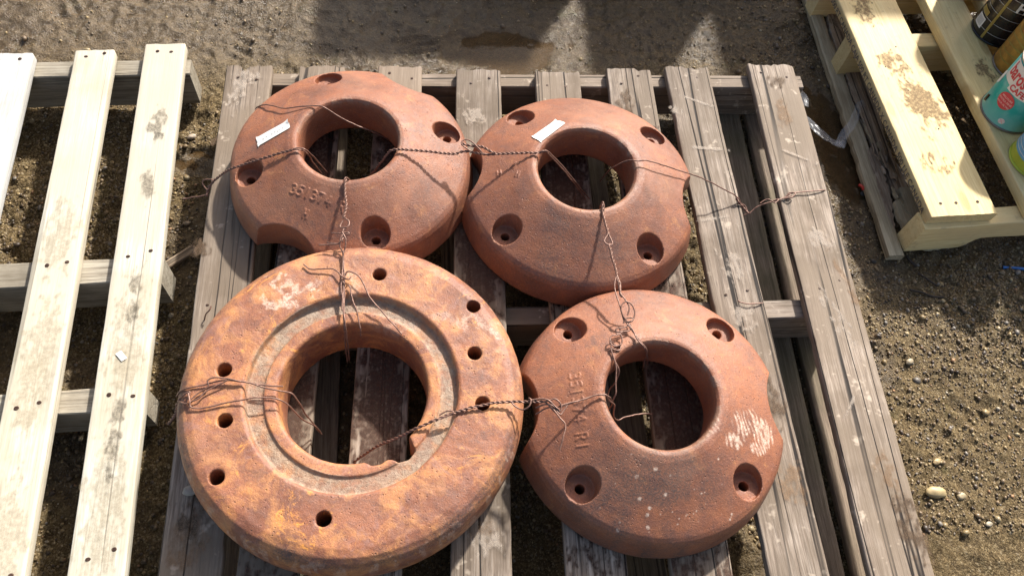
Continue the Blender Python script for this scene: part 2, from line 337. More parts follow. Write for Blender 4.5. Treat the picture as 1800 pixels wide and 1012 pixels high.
stone(1740, 920, 0.006, (0.42, 0.36, 0.26), 'whitish pebble alone on the mud at lower right')
stone(338, 402 - 160, 0.0075, (0.55, 0.45, 0.34), 'cream stone in the mud between the left and main pallets')
stone(328, 392, 0.006, (0.34, 0.26, 0.17), 'brown stone between the pallets below the cream stone')
stone(1523, 335, 0.008, (0.10, 0.10, 0.11), 'dark pebble beside the red scrap by the right pallet')
stone(341, 860, 0.010, (0.42, 0.37, 0.30), 'clod of grey grit at the rim of the large ring')
bpy.data.objects['stone.008'].location = Vector(at(336, 861, H + 0.006))

# ------------------------------------------------------------------ boards
def board_mesh(name, L, wd, th, seed, chip=0.003, split=None, wob=0.0012, rnd=0.0025, step=0.008, wane=0.0, warp=0.0):
    """board along local -Y from y=0 to y=-L, x 0..wd, top at z=0; chipped ends, worn arrises"""
    r = np.random.default_rng(seed)
    ny = max(6, int(L / step)); nx = max(4, int(wd / 0.008))
    xs = np.concatenate([[0, rnd * 0.3, rnd], np.linspace(rnd, wd - rnd, nx)[1:-1], [wd - rnd, wd - rnd * 0.3, wd]])
    zt = np.concatenate([[-rnd, -rnd * 0.3, 0], np.zeros(nx - 2), [0, -rnd * 0.3, -rnd]])
    top = np.stack([xs, zt], 1); bot = np.stack([xs[::-1], -th - zt[::-1]], 1)
    ring = np.concatenate([top, bot]); k = len(ring)
    t = np.linspace(0, 1, ny + 1); Y = -t * L
    RX = np.repeat(ring[None, :, 0], ny + 1, 0); RZ = np.repeat(ring[None, :, 1], ny + 1, 0); YY = np.repeat(Y[:, None], k, 1)
    o = seed * 3.7
    el = (fbm(Y * 9 + o, Y * 0 + 1.5, seed % 7 + 50, 4) - 0.5) * 2; er = (fbm(Y * 9 + o, Y * 0 + 9.5, seed % 7 + 60, 4) - 0.5) * 2
    bite_l = np.clip(fbm(Y * 22 + o, Y * 0 + 4.2, seed % 5 + 70, 3) - 0.62, 0, 1) * wane; bite_r = np.clip(fbm(Y * 22 + o, Y * 0 + 7.7, seed % 5 + 80, 3) - 0.62, 0, 1) * wane
    f = ring[:, 0] / wd
    wl = sstep(0.25, 0.0, f)[None]; wr = sstep(0.75, 1.0, f)[None]
    RX = RX + (el * wob + bite_l)[:, None] * wl + (er * wob - bite_r)[:, None] * wr
    ist = (ring[:, 1] > -th / 2)[None]
    RZ = RZ + ist * (0.0011 * wob / 0.0012 * (fbm(RX * 90 + o, YY * 5, 91, 3) - 0.5) * 2 + warp * 0.004 * (fbm(RX * 5 + o, YY * 3, 92, 2) - .5))
    # ends
    endn = (fbm(ring[:, 0] * 120 + o, ring[:, 0] * 0 + 2, 93, 3) - 0.5) * 2 * chip
    YY[0] += endn; YY[-1] += (fbm(ring[:, 0] * 120 + o, ring[:, 0] * 0 + 8, 94, 3) - 0.5) * 2 * chip
    YY[1] = YY[0] - 0.003; YY[-2] = YY[-1] + 0.003
    RX[0] = RX[0] * 0.985 + 0.0075 * wd; 
    for s_ in (split or []):           # (x fraction, depth)
        dd = np.abs(ring[:, 0] / wd - s_[0]); 
        for row in (0, 1): YY[row] -= np.where(dd < 0.06, s_[1] * (1 - dd / 0.06), 0)
    V = np.stack([RX, YY, RZ], -1).reshape(-1, 3)
    i = np.arange((ny + 1) * k).reshape(ny + 1, k); j = np.roll(i, -1, 1)
    F = np.stack([i[:-1], j[:-1], j[1:], i[1:]], -1).reshape(-1, 4)
    me = bpy.data.meshes.new(name); bm = bmesh.new(); bv = [bm.verts.new(v) for v in V]
    for q in F: bm.faces.new([bv[a] for a in q])
    nt_ = len(top)
    for row, rev in ((0, False), (ny, True)):   # end caps as strips between top and underside
        a = i[row][:nt_]; b = i[row][nt_:][::-1]
        for m_ in range(nt_ - 1):
            bm.faces.new([bv[a[m_]], bv[b[m_]], bv[b[m_ + 1]], bv[a[m_ + 1]]])
    bmesh.ops.recalc_face_normals(bm, faces=bm.faces); bm.to_mesh(me); bm.free()
    me.polygons.foreach_set('use_smooth', np.full(len(me.polygons), True)); me.update()
    try: me.set_sharp_from_angle(angle=R_(50))
    except Exception: pass
    return me
def board(name, parent, x, y, z, L, wd, th, mat, seed, rz=0.0, **k):
    """x,y: top-left corner of the far end, z: top face, in the parent's frame"""
    o = link(name, board_mesh(name, L, wd, th, seed, **k), mat, parent); o.location = (x, y, z); o.rotation_euler = (0, 0, rz); return o
def stringer_mesh(name, L, wd, ht, seed, notch=None, rnd=0.002):
    """beam along +X, y from 0 to -wd, top z=0; optional notches [(x0,x1,depth)] in the underside"""
    nxn = int(L / 0.01); xs = np.linspace(0, L, nxn + 1)
    b = np.full(nxn + 1, -ht)
    for (a, c, d) in (notch or []):
        b += d * sstep(a, a + 0.035, xs) * sstep(c, c - 0.035, xs)
    r = (fbm(xs * 12 + seed, xs * 0, 95, 3) - 0.5) * 0.003
    prof = [(0, -rnd), (-rnd, 0), (-wd + rnd, 0), (-wd, -rnd)]
    rows = []
    for q, x in enumerate(xs):
        pts = [(x, py + (r[q] if py < -wd / 2 else -r[q] * 0.5), pz) for py, pz in prof] + [(x, -wd + r[q], b[q]), (x, 0, b[q])]
        rows.append(pts)
    bm = bmesh.new(); vv = [[bm.verts.new(p) for p in row] for row in rows]
    for a in range(nxn):
        for m_ in range(6):
            n_ = (m_ + 1) % 6; bm.faces.new([vv[a][m_], vv[a][n_], vv[a + 1][n_], vv[a + 1][m_]])
    bm.faces.new(vv[0][::-1]); bm.faces.new(vv[-1])
    me = from_bm(name, bm); return me
def grainx(mat_src, name):
    """the same wood with its grain along X"""
    m = mat_src.copy(); m.name = name
    for n in m.node_tree.nodes:
        if n.type == 'MAPPING':
            s = n.inputs['Scale'].default_value; n.inputs['Scale'].default_value = (s[1], s[0], s[2])
    return m
W_OLDX = grainx(W_OLD, 'weathered_grey_wood_beam'); W_STRX = grainx(W_STR, 'pine_beam_wood'); W_YELX = grainx(W_YEL, 'yellow_pine_beam_wood'); W_YELGX = grainx(W_YELG, 'dull_yellow_beam_wood')

_nail = None
def nail(parent, x, y, z=0.0, r=0.0032, hole=False):
    global _nail
    if _nail is None:
        bm = bmesh.new(); bmesh.ops.create_cone(bm, cap_ends=True, segments=12, radius1=1, radius2=0.8, depth=0.4); _nail = from_bm('nail', bm, False); _nail.materials.append(M_NAIL)
    o = bpy.data.objects.new('nail', _nail); sc.collection.objects.link(o); o.parent = parent; o.location = (x, y, z + 0.0004); o.scale = (r, r * random.uniform(0.7, 1), 0.003); o.rotation_euler = (random.uniform(-.2, .2), random.uniform(-.2, .2), 0); return o

# ------------------------------------------------------------------ main pallet
T = 0.018
pal = empty('wooden_pallet', (0, 0, 0)); tag(pal, 'old weathered grey wooden pallet carrying the four rusty castings', 'pallet', 'wooden pallets on the mud')
# (left px, right px at the far ends y~118 ; left,right px at lower reference)
def deck_from_px(lt, rt, yt, lb, rb, yb, z):
    a, b, c, d = at(lt, yt, z), at(rt, yt, z), at(lb, yb, z), at(rb, yb, z); return a, b, c, d
DECK = [  # left/right px at y=118-ish and at the bottom y=1012 (or lower reference), end y px
    (397, 480, 115, 276, 388, 1012, 'a'), (527, 606, 116, 415, 525, 1012, 'b'), (664, 743, 117, 598, 705, 1012, 'c'), (802, 880, 122, 792, 901, 1012, 'd'),
    (941, 1018, 127, 995, 1106, 1012, 'e'), (1066, 1144, 121, 1181, 1290, 1012, 'f'), (1177, 1232, 119, 1348, 1465, 1012, 'g'), (1331, 1378, 114, 1522, 1652, 1012, 'h')]
DK = []
splits = {0: [(0.42, 0.012), (0.45, 0.01)], 1: [(0.1, 0.014)], 3: [(0.3, 0.004)], 5: [(0.72, 0.008)], 6: [(0.68, 0.012)], 4: [(0.3, .004), (.7, .005)]}
for i, (lt, rt, yt, lb, rb, yb, _) in enumerate(DECK):
    zt = H + [0, -0.001, 0.0005, 0, -0.001, 0, 0.001, 0.002][i]
    a, b, c, d = deck_from_px(lt, rt, yt, lb, rb, yb, zt)
    ca, cb = (a + b) / 2, (c + d) / 2; wd = (np.linalg.norm((b - a)[:2]) + np.linalg.norm((d - c)[:2])) / 2
    if i == 6: wd = 0.0975
    if i == 7: wd = 0.105
    if i == 6: ca = (at(1177, 119, zt) + at(1236, 119, zt)) / 2
    dirv = cb - ca; L = 1.20; rz = math.atan2(dirv[0], -dirv[1])
    x0 = ca[0] - wd / 2 * math.cos(rz); y0 = ca[1] - wd / 2 * math.sin(rz)
    o = board('deck_board', pal, x0, y0, zt, L, wd, T, W_OLD, 101 + i, rz, chip=0.006, split=splits.get(i), wob=0.0016, wane=0.008 if i in (7, 6, 0) else 0.004, rnd=0.003, warp=1)
    DK.append((o, x0, y0, rz, wd))
    for yy in (-0.03, -0.555, -1.13):
        for fx in (0.28, 0.72):
            if rng.random() < 0.85: nail(o, wd * (fx + rng.uniform(-.07, .07)), yy + rng.uniform(-.012, .012), 0, 0.0030)
def beam(parent, xa, ya, xb, yb, ztop, wd, ht, mat, seed, notch=None, name='stringer'):
    L = math.hypot(xb - xa, yb - ya); o = link(name, stringer_mesh(name, L, wd, ht, seed, notch), mat, parent); o.location = (xa, ya, ztop); o.rotation_euler = (0, 0, math.atan2(yb - ya, xb - xa)); return o
zs = H - T - 0.0015
p0 = at(410, 128, zs); p1 = at(1406, 133, zs)
beam(pal, p0[0], p0[1], p1[0], p1[1], zs, 0.036, 0.088, W_OLDX, 1)
p0 = at(430, 556, zs); p1 = at(1470, 524.5, zs); beam(pal, 0.012, p0[1] + 0.006, 1.185, p1[1], zs, 0.038, 0.088, W_OLDX, 2)
beam(pal, 0.01, -1.13, 1.19, -1.12, zs, 0.038, 0.088, W_OLDX, 3)
zb = zs - 0.0895
for (xa, wd) in ((0.0, 0.10), (0.15, 0.09), (0.43, 0.10), (0.70, 0.09)):
    board('bottom_board', pal, xa, -0.02, zb, 1.18, wd, 0.016, W_DARK, 130 + int(xa * 100), 0.0, chip=0.003, wane=0.01)
board('bottom_board', pal, 1.022, -0.0, zb, 1.18, 0.105, 0.016, W_DARK, 151, -0.030, chip=0.003, wane=0.012)
board('bottom_board', pal, 1.138, -0.005, zb - 0.001, 1.18, 0.085, 0.016, W_DARK, 152, -0.026, chip=0.003, wane=0.012)

# ------------------------------------------------------------------ left pallet
palL = empty('wooden_pallet', (0, 0, 0)); tag(palL, 'pale new pine pallet with spaced narrow boards, cut off by the left edge', 'pallet', 'wooden pallets on the mud')
TL_ = 0.021
def lboard(i, a, b, ybot_c, mat, L=1.35):
    rz = R_(1.95); wd = b[0] - a[0]
    o = board('deck_board', palL, a[0], a[1], H, L, wd, TL_, mat, 201 + i, rz, chip=0.0012, wob=0.0009, rnd=0.0022, wane=0.002)
    return o, wd
for i, (l, r, y, mat) in enumerate([(255, 326, 78, W_NEW), (132, 201, 89, W_NEW), (-24, 58, 95, W_NEWG)]):
    a = at(l, y, H); b = at(r, y, H); o, wd = lboard(i, a, b, 0, mat)
    for yy in (-0.018, -0.505, -0.765, -1.02):
        for fx in (0.3, 0.72): nail(o, wd * (fx + rng.uniform(-.06, .06)), yy + rng.uniform(-.01, .01), 0, 0.0042)
    if i == 0: BL3 = o
    if i == 1: BL2 = o
for x in (-0.575, -0.73): board('deck_board', palL, x, -0.0 + 0.0, H, 1.35, 0.08, TL_, W_NEW, 220 + int(-x * 100), R_(1.95), chip=0.0012, wob=0.0009)
zl = H - TL_ - 0.0015
for (xr, yf, yb_, hh) in ((339, 120, 104, 0.088),):
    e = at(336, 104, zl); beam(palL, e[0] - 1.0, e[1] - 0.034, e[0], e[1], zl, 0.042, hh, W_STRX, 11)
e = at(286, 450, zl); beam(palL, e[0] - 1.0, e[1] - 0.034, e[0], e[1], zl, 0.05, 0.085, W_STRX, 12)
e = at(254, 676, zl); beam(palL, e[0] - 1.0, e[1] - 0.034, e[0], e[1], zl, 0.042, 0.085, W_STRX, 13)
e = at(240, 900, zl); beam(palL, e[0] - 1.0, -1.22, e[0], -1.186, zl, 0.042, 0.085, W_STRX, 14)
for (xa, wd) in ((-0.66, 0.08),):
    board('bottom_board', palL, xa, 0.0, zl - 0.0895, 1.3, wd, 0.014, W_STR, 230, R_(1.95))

# ------------------------------------------------------------------ right pallet
palR = empty('wooden_pallet', (0, 0, 0)); tag(palR, 'yellow pine pallet with a rotten lower board and tins standing on it', 'pallet', 'wooden pallets on the mud')
rzR = math.atan2(0.025, 0.62)
a = at(1470, 0, H); b = at(1572, 0, H); e = at(1637, 381, H)
wdR = 0.1465; up = 0.75
lead = board('deck_board', palR, e[0] - (up + e[1] - e[1]) * 0, 0, H, up + 0.0, wdR, 0.026, W_YEL, 301, 0.0, chip=0.001, wob=0.0009, wane=0.004)
fx_, fy_ = e[0], e[1]      # near-left corner of the lead board
cr, sr = math.cos(rzR), math.sin(rzR)
def rp(u, v, z): return (fx_ + u * cr - v * sr * 0 - v * (-sr) * -1 , fy_ + u * sr * 0.9 + v * cr, z)
lead.location = (fx_ - up * sr, fy_ + up * cr, H); lead.rotation_euler = (0, 0, rzR)
for fx in (0.22, 0.45, 0.78): nail(lead, wdR * fx, -up + 0.03, 0, 0.0036)
for (u, v) in ((0.35, -up + 0.13), (0.5, -up + .33), (.62, -up + .46), (.7, -up + .22), (.3, -up + .4)): nail(lead, wdR * u, v, 0, 0.002)
b2l = at(1622, 0, H)
def rboard(xn, wd, L, z, mat, seed, vend=0.0, name='deck_board', th=0.026, **k):
    o = board(name, palR, 0, 0, z, L, wd, th, mat, seed, rzR, **k); o.location = (fx_ + xn * cr - (L + vend) * sr, fy_ + (L + vend) * cr + xn * sr, z); return o
d2 = (b2l[0] - at(1470, 0, H)[0]) * cr
bd2 = rboard(d2, 0.10, 0.80, H + 0.001, W_YEL, 302, 0.0, chip=0.001, wane=0.003)
for (fx, v) in ((0.3, -0.13), (.35, -.31), (.75, -.31), (.2, -.12)): nail(bd2, .1 * fx, -0.8 + (-v), 0, 0.003)
rboard(d2 + 0.145, 0.10, 0.80, H, W_YEL, 303, chip=0.001); rboard(d2 + 0.27, 0.10, 0.80, H, W_YELG, 304); rboard(d2 + 0.40, 0.14, 0.80, H, W_YEL, 305)
zr = H - 0.026 - 0.0015; hR = 0.086
def rbeam(v, L=0.85, u0=-0.002, mat=W_YELX, notch=None, seed=21, z=zr, ht=hR):
    o = link('stringer', stringer_mesh('stringer', L, 0.042, ht, seed, notch), mat, palR); o.location = (fx_ + u0 * cr - v * sr, fy_ + v * cr + u0 * sr, z); o.rotation_euler = (0, 0, rzR + R_(1.0)); return o
rbeam(0.030, notch=[(0.125, 0.36, 0.032)], seed=21)
vm = (at(1540, 80, zr)[1] - fy_)
rbeam(vm + 0.03, u0=0.004, seed=22, mat=W_YELX)
rbeam(0.72, seed=23)
zrb = zr - hR - 0.0015
# rotten lower board, split along its length
lo0 = at(1415, 0, 0.02); lo1 = at(1562, 450, 0.02)
rzl = math.atan2(lo1[0] - lo0[0], lo0[1] - lo1[1])
lowp = board('bottom_board', palR, lo0[0] - 0.35 * math.sin(rzl) , lo0[1] + 0.35, 0.022, lo0[1] - lo1[1] + 0.35, 0.036, 0.018, W_YELG, 311, rzl, chip=0.002, wane=0.02, wob=0.0025)
lowp['label'] = 'grey lower board split along its length'
l2 = at(1452, 40, 0.02)
def shard(name, pts, z0, th, mat, seed, tilt=0.0):
    """flat splinter of wood: outline in px on plane z, real thickness"""
    P = [at(x, y, z0) for x, y in pts]; r = np.random.default_rng(seed); bm = bmesh.new(); out = []
    for p, q_ in zip(P, P[1:] + P[:1]):
        n = max(2, int(np.linalg.norm(q_ - p) / 0.008))
        for k in range(n):
            w_ = p + (q_ - p) * k / n; out.append(w_ + np.array([r.normal(0, 0.0012), r.normal(0, 0.0012), 0]))
    c = np.mean(out, 0); top = [bm.verts.new(v + np.array([0, 0, tilt * (v[0] - c[0]) + r.normal(0, 0.0006)])) for v in out]; bot = [bm.verts.new(v.co - Vector((0, 0, th))) for v in top]
    bm.faces.new(top); bm.faces.new(bot[::-1])
    for k in range(len(top)):
        j = (k + 1) % len(top); bm.faces.new([top[k], bot[k], bot[j], top[j]])
    for v in bm.verts: v.co -= Vector(c)
    me = from_bm(name, bm); o = link(name, me, mat, palR); o.location = c; return o
s1_ = shard('bottom_board', [(1438, -60), (1476, -60), (1500, 60), (1530, 150), (1562, 260), (1600, 330), (1608, 372), (1590, 360), (1570, 330), (1556, 292), (1541, 270), (1532, 240), (1500, 170), (1484, 118), (1462, 60)], 0.024, 0.016, W_ROT, 1)
s1_['label'] = 'rotten brown lower board breaking into splinters'
shard('splinter', [(1524, 262), (1533, 256), (1549, 292), (1561, 330), (1568, 352), (1572, 400), (1556, 375), (1544, 335), (1533, 300)], 0.023, 0.012, W_ROT, 2, 0.1)
shard('splinter', [(1560, 265), (1568, 262), (1578, 300), (1577, 318), (1568, 312), (1560, 290)], 0.034, 0.008, W_ROT, 3, -0.3)
shard('splinter', [(1583, 328), (1602, 330), (1612, 352), (1622, 372), (1604, 380), (1592, 362)], 0.040, 0.012, W_YELG, 4, 0.25)
shard('splinter', [(1573, 352), (1580, 350), (1594, 372), (1604, 386), (1590, 396), (1580, 376)], 0.034, 0.012, W_YELG, 5, 0.2)
shard('splinter', [(1616, 434), (1700, 420), (1702, 426), (1640, 437)], 0.012, 0.010, W_YELG, 6)

rs = np.random.default_rng(9)
for k in range(12):
    t_ = rs.uniform(0, 1); cx_, cy_ = 1528 + 62 * t_ + rs.uniform(-8, 8), 225 + 150 * t_; L_1 = rs.uniform(14, 34); w_1 = rs.uniform(2.0, 5.0)
    shard('splinter', [(cx_ - L_1 * 0.22, cy_ - L_1 * 0.5), (cx_ - L_1 * 0.22 + w_1, cy_ - L_1 * 0.5), (cx_ + L_1 * 0.22 + w_1 * 0.6, cy_ + L_1 * 0.5), (cx_ + L_1 * 0.22, cy_ + L_1 * 0.5)], 0.030 + 0.001 * k, 0.004, (W_ROT, W_YELG)[k % 2], 40 + k, rs.uniform(-0.5, 0.5))
# text helper ---------------------------------------------------------------
def text_mesh(name, body, size, ext=0.0, align='LEFT', space=1.0, offset=0.0, bold=0.0):
    cu = bpy.data.curves.new(name, 'FONT'); cu.body = body; cu.size = size; cu.extrude = ext; cu.align_x = align; cu.space_character = space; cu.offset = bold
    cu.resolution_u = 3; o = bpy.data.objects.new(name, cu); sc.collection.objects.link(o)
    dg = bpy.context.evaluated_depsgraph_get(); me = bpy.data.meshes.new_from_object(o.evaluated_get(dg)); bpy.data.objects.remove(o); return me
t = text_mesh('stamped_lettering', 'CANADA 500 RT CANADA CAJA 500 RT CANADA X CANADA 500 LLE CANADA', 0.0195, 0.0, space=1.0, bold=0.0004)
o = link('stamped_lettering', t, M_STAMP, lead)
# on the left edge face (x=0 plane of the board, facing -X): text runs towards -Y, tops towards +Z
o.matrix_local = Matrix(((0, 0, -1, -0.0030), (-1, 0, 0, -0.03), (0, 1, 0, -0.0205), (0, 0, 0, 1)))
# worn blot on lead board: mud stain patch mesh slightly proud
def blot(name, parent, cx, cy, rx, ry, mat, seed, n=60, thr=0.5, z=0.0006, ang=0.0):
    """irregular dried-mud film that thins out at its edges and follows the grain"""
    g = 0.0014; nx, ny = int(2.6 * rx / g), int(2.6 * ry / g); X, Y = np.meshgrid(np.linspace(-1.3 * rx, 1.3 * rx, nx), np.linspace(-1.3 * ry, 1.3 * ry, ny), indexing='ij')
    d = np.hypot(X / rx, Y / ry); f = 0.6 * fbm(X * 190 + seed, Y * 90, seed % 9, 4) + 0.4 * fbm(X * 60 + seed, Y * 45, seed % 5 + 3, 3) - 0.42 * sstep(0.25, 1.25, d)
    al = sstep(thr - 0.12, thr + 0.12, f); q = (al[:-1, :-1] + al[1:, :-1] + al[1:, 1:] + al[:-1, 1:]) > 0.02
    i = np.arange(nx * ny).reshape(nx, ny); F = np.stack([i[:-1, :-1], i[1:, :-1], i[1:, 1:], i[:-1, 1:]], -1)[q]
    c, s_ = math.cos(ang), math.sin(ang); V = np.stack([cx + X * c - Y * s_, cy + X * s_ + Y * c, np.full_like(X, z)], -1).reshape(-1, 3)
    used, inv_ = np.unique(F, return_inverse=True); me = mesh_np(name, V[used], inv_.reshape(F.shape)); a_ = np.ones((len(used), 4), np.float32); a_[:, 0] = al.ravel()[used]
    ca = me.color_attributes.new('film', 'FLOAT_COLOR', 'POINT'); ca.data.foreach_set('color', a_.ravel()); return link(name, me, mat, parent)
def filmmat(name, col, amt):
    M = MT(name); n = M.noise(M.tc.outputs['Object'], 150, 4, 0.7); M.set(Base_Color=M.mix(M.ramp(n, (0.35, 0.0), (0.65, 1.0)), col, tuple(x * 0.5 for x in col)), Roughness=0.85)
    M.set(Alpha=M.math('MULTIPLY', M.math('MULTIPLY', M.attr('film', 0), amt), M.ramp(n, (0.32, 0.35), (0.6, 1.0)))); return M.m
M_MUDF = filmmat('dried_mud_film', (0.38, 0.25, 0.12), 0.82)
M_DIRT = filmmat('grey_smudge', (0.26, 0.22, 0.16), 0.62)
blot('mud_stain', lead, 0.095, -0.46, 0.052, 0.085, M_MUDF, 3, thr=0.33, ang=0.3)
blot('mud_stain', lead, 0.050, -0.16, 0.036, 0.085, M_MUDF, 5, thr=0.40)
blot('mud_stain', lead, 0.070, -0.34, 0.050, 0.060, M_MUDF, 6, thr=0.46)
blot('mud_stain', lead, 0.060, -0.62, 0.060, 0.050, M_MUDF, 8, thr=0.50)
blot('mud_stain', bd2, 0.035, -0.54, 0.018, 0.030, M_DIRT, 7, thr=0.34)
blot('mud_stain', bd2, 0.060, -0.42, 0.035, 0.050, M_MUDF, 9, thr=0.44)
for (cy, ry, sd_, th_) in ((-0.355, 0.050, 11, 0.34), (-0.565, 0.035, 12, 0.33), (-0.62, 0.030, 13, 0.32), (-0.86, 0.06, 14, 0.37), (-0.80, .03, 15, .36)):
    blot('smudge', BL3, 0.042, cy, 0.017, ry, M_DIRT, sd_, thr=th_)
blot('smudge', BL3, 0.045, -0.205, 0.026, 0.045, M_DIRT, 19, thr=0.38); blot('smudge', BL3, 0.050, -0.24, 0.014, 0.016, M_DIRT, 18, thr=0.28)
M_DIRT2 = filmmat('faint_brown_grime', (0.52, 0.43, 0.28), 0.32)
blot('smudge', BL3, 0.040, -0.95, 0.040, 0.16, M_DIRT2, 21, thr=0.36); blot('smudge', BL3, 0.040, -0.66, 0.038, 0.14, M_DIRT2, 22, thr=0.36)
blot('smudge', BL2, 0.040, -0.45, 0.036, 0.12, M_DIRT2, 23, thr=0.38); blot('smudge', BL2, 0.040, -0.70, 0.038, 0.16, M_DIRT2, 24, thr=0.36); blot('smudge', BL2, 0.040, -1.0, 0.038, 0.16, M_DIRT2, 25, thr=0.36)
M_SCUF = filmmat('pale_scuff', (0.66, 0.56, 0.46), 0.6); M_STN = filmmat('brown_stain', (0.14, 0.085, 0.045), 0.8); M_RST = filmmat('orange_stain', (0.36, 0.20, 0.09), 0.42)
def scuff(i, px, py, rx, ry, an, mat, sd_, thr=0.30):
    o, x0, y0, rz, wd = DK[i]; p = at(px, py, H) - np.array([x0, y0, H]); c, s_ = math.cos(-rz), math.sin(-rz)
    blot('scuff', o, p[0] * c - p[1] * s_, p[0] * s_ + p[1] * c, rx, ry, mat, sd_, thr=thr, ang=an - rz, z=0.0011)
for args in ((6, 1222, 178, 0.032, 0.0032, -0.45, M_SCUF, 1, .22), (6, 1190, 195, 0.020, 0.012, -0.5, M_SCUF, 2, .36), (6, 1245, 262, 0.040, 0.0035, -0.1, M_SCUF, 3, .22), (6, 1255, 385, 0.040, 0.003, 0.15, M_SCUF, 4, .22), (6, 1285, 470, 0.035, 0.06, 0.2, M_SCUF, 5, .46),
             (6, 1310, 560, 0.03, 0.05, 0, M_SCUF, 6, .46), (7, 1375, 200, 0.03, 0.05, 0, M_RST, 7, .44), (7, 1400, 275, 0.035, 0.004, -0.5, M_SCUF, 8, .22), (7, 1440, 420, 0.04, 0.04, 0.3, M_SCUF, 9, .44), (7, 1470, 560, 0.022, 0.10, 0.3, M_SCUF, 10, .42),
             (7, 1500, 700, 0.040, 0.003, 0.9, M_SCUF, 11, .20), (7, 1560, 840, 0.03, 0.06, 0.2, M_RST, 12, .42), (7, 1490, 505, 0.01, 0.10, 0.2, M_RST, 13, .36), (0, 440, 135, 0.035, 0.022, 0, M_SCUF, 14, .36), (0, 420, 160, 0.03, 0.07, 0, M_SCUF, 15, .44),
             (0, 375, 250, 0.012, 0.014, 0, M_STN, 16, .26), (0, 350, 440, 0.03, 0.03, 0, M_STN, 17, .42), (0, 330, 960, 0.04, 0.05, 0, M_RST, 18, .38), (0, 340, 900, 0.04, 0.06, 0, M_STN, 19, .44), (3, 830, 205, 0.035, 0.03, 0.3, M_SCUF, 20, .42),
             (3, 850, 950, 0.04, 0.04, 0, M_SCUF, 21, .42), (3, 845, 930, 0.03, 0.015, 0, M_RST, 22, .32), (5, 1100, 180, 0.03, 0.06, 0, M_STN, 23, .46), (6, 1390, 850, 0.04, 0.05, 0, M_RST, 24, .44), (7, 1600, 930, 0.04, 0.08, 0, M_STN, 25, .46), (2, 670, 700, 0.04, 0.08, 0, M_STN, 26, .44), (1, 455, 960, 0.03, 0.02, 0, M_RST, 27, .30), (6, 1350, 700, 0.04, 0.09, 0, M_STN, 28, .46), (7, 1365, 145, 0.03, 0.03, 0, M_STN, 29, .44)):
    scuff(*args)

M_BORE_SHADE = filmmat('damp_rust_stain', (0.10, 0.050, 0.030), 0.95)  # rust-brown film that paints the shade inside the bores onto the boards
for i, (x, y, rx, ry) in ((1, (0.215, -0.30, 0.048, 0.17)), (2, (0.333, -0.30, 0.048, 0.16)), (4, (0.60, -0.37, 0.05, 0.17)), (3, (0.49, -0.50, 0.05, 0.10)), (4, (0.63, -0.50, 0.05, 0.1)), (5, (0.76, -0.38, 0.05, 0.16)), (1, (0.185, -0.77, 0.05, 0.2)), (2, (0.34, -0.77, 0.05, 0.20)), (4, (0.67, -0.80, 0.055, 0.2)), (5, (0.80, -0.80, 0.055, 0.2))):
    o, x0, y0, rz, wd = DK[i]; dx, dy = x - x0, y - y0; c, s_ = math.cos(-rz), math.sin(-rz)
    blot('rust_stain', o, wd / 2, dx * s_ + dy * c, wd / 2.7, ry, M_BORE_SHADE, int(x * 40), thr=0.12, z=0.0014)
# ------------------------------------------------------------------ tins on the right pallet
def ring_mesh(name, prof, seg=64, cap=True):
    bm = bmesh.new(); rows = []
    for (r, z) in prof: rows.append([bm.verts.new((r * math.cos(2 * math.pi * k / seg), r * math.sin(2 * math.pi * k / seg), z)) for k in range(seg)])
    for a_, b_ in zip(rows, rows[1:]):
        for k in range(seg): bm.faces.new([a_[k], a_[(k + 1) % seg], b_[(k + 1) % seg], b_[k]])
    if cap: bm.faces.new(rows[0][::-1]); bm.faces.new(rows[-1])
    me = from_bm(name, bm, True)
    try: me.set_sharp_from_angle(angle=R_(35))
    except Exception: pass
    return me
def wrap(me, R, th0, z0):
    """bend a flat xy mesh onto a cylinder of radius R facing angle th0"""
    n = len(me.vertices); co = np.zeros(n * 3, np.float32); me.vertices.foreach_get('co', co); co = co.reshape(-1, 3)
    t = th0 + co[:, 0] / R; rr = R + co[:, 2]; out = np.stack([rr * np.cos(t), rr * np.sin(t), z0 + co[:, 1]], -1); me.vertices.foreach_set('co', out.astype(np.float32).ravel()); me.update(); return me
def patch(name, x0, x1, y0, y1, lift=0.0006, n=14, shape=None):
    X, Y = np.meshgrid(np.linspace(x0, x1, n), np.linspace(y0, y1, n), indexing='ij')
    if shape == 'disc':
        cx, cy, r = (x0 + x1) / 2, (y0 + y1) / 2, (x1 - x0) / 2; bm = bmesh.new(); rows = []
        for q_ in range(1, 6): rows.append([bm.verts.new((cx + r * q_ / 5 * math.cos(k * math.pi / 20), cy + r * q_ / 5 * math.sin(k * math.pi / 20), lift)) for k in range(40)])
        bm.faces.new(rows[0])
        for a_, b_ in zip(rows, rows[1:]):
            for k in range(40): bm.faces.new([a_[k], a_[(k + 1) % 40], b_[(k + 1) % 40], b_[k]])
        return from_bm(name, bm, True)
    if shape: Y = shape(X, Y)
    V = np.stack([X, Y, np.full_like(X, lift)], -1).reshape(-1, 3); i = np.arange(n * n).reshape(n, n)
    return mesh_np(name, V, np.stack([i[:-1, :-1], i[1:, :-1], i[1:, 1:], i[:-1, 1:]], -1).reshape(-1, 4))
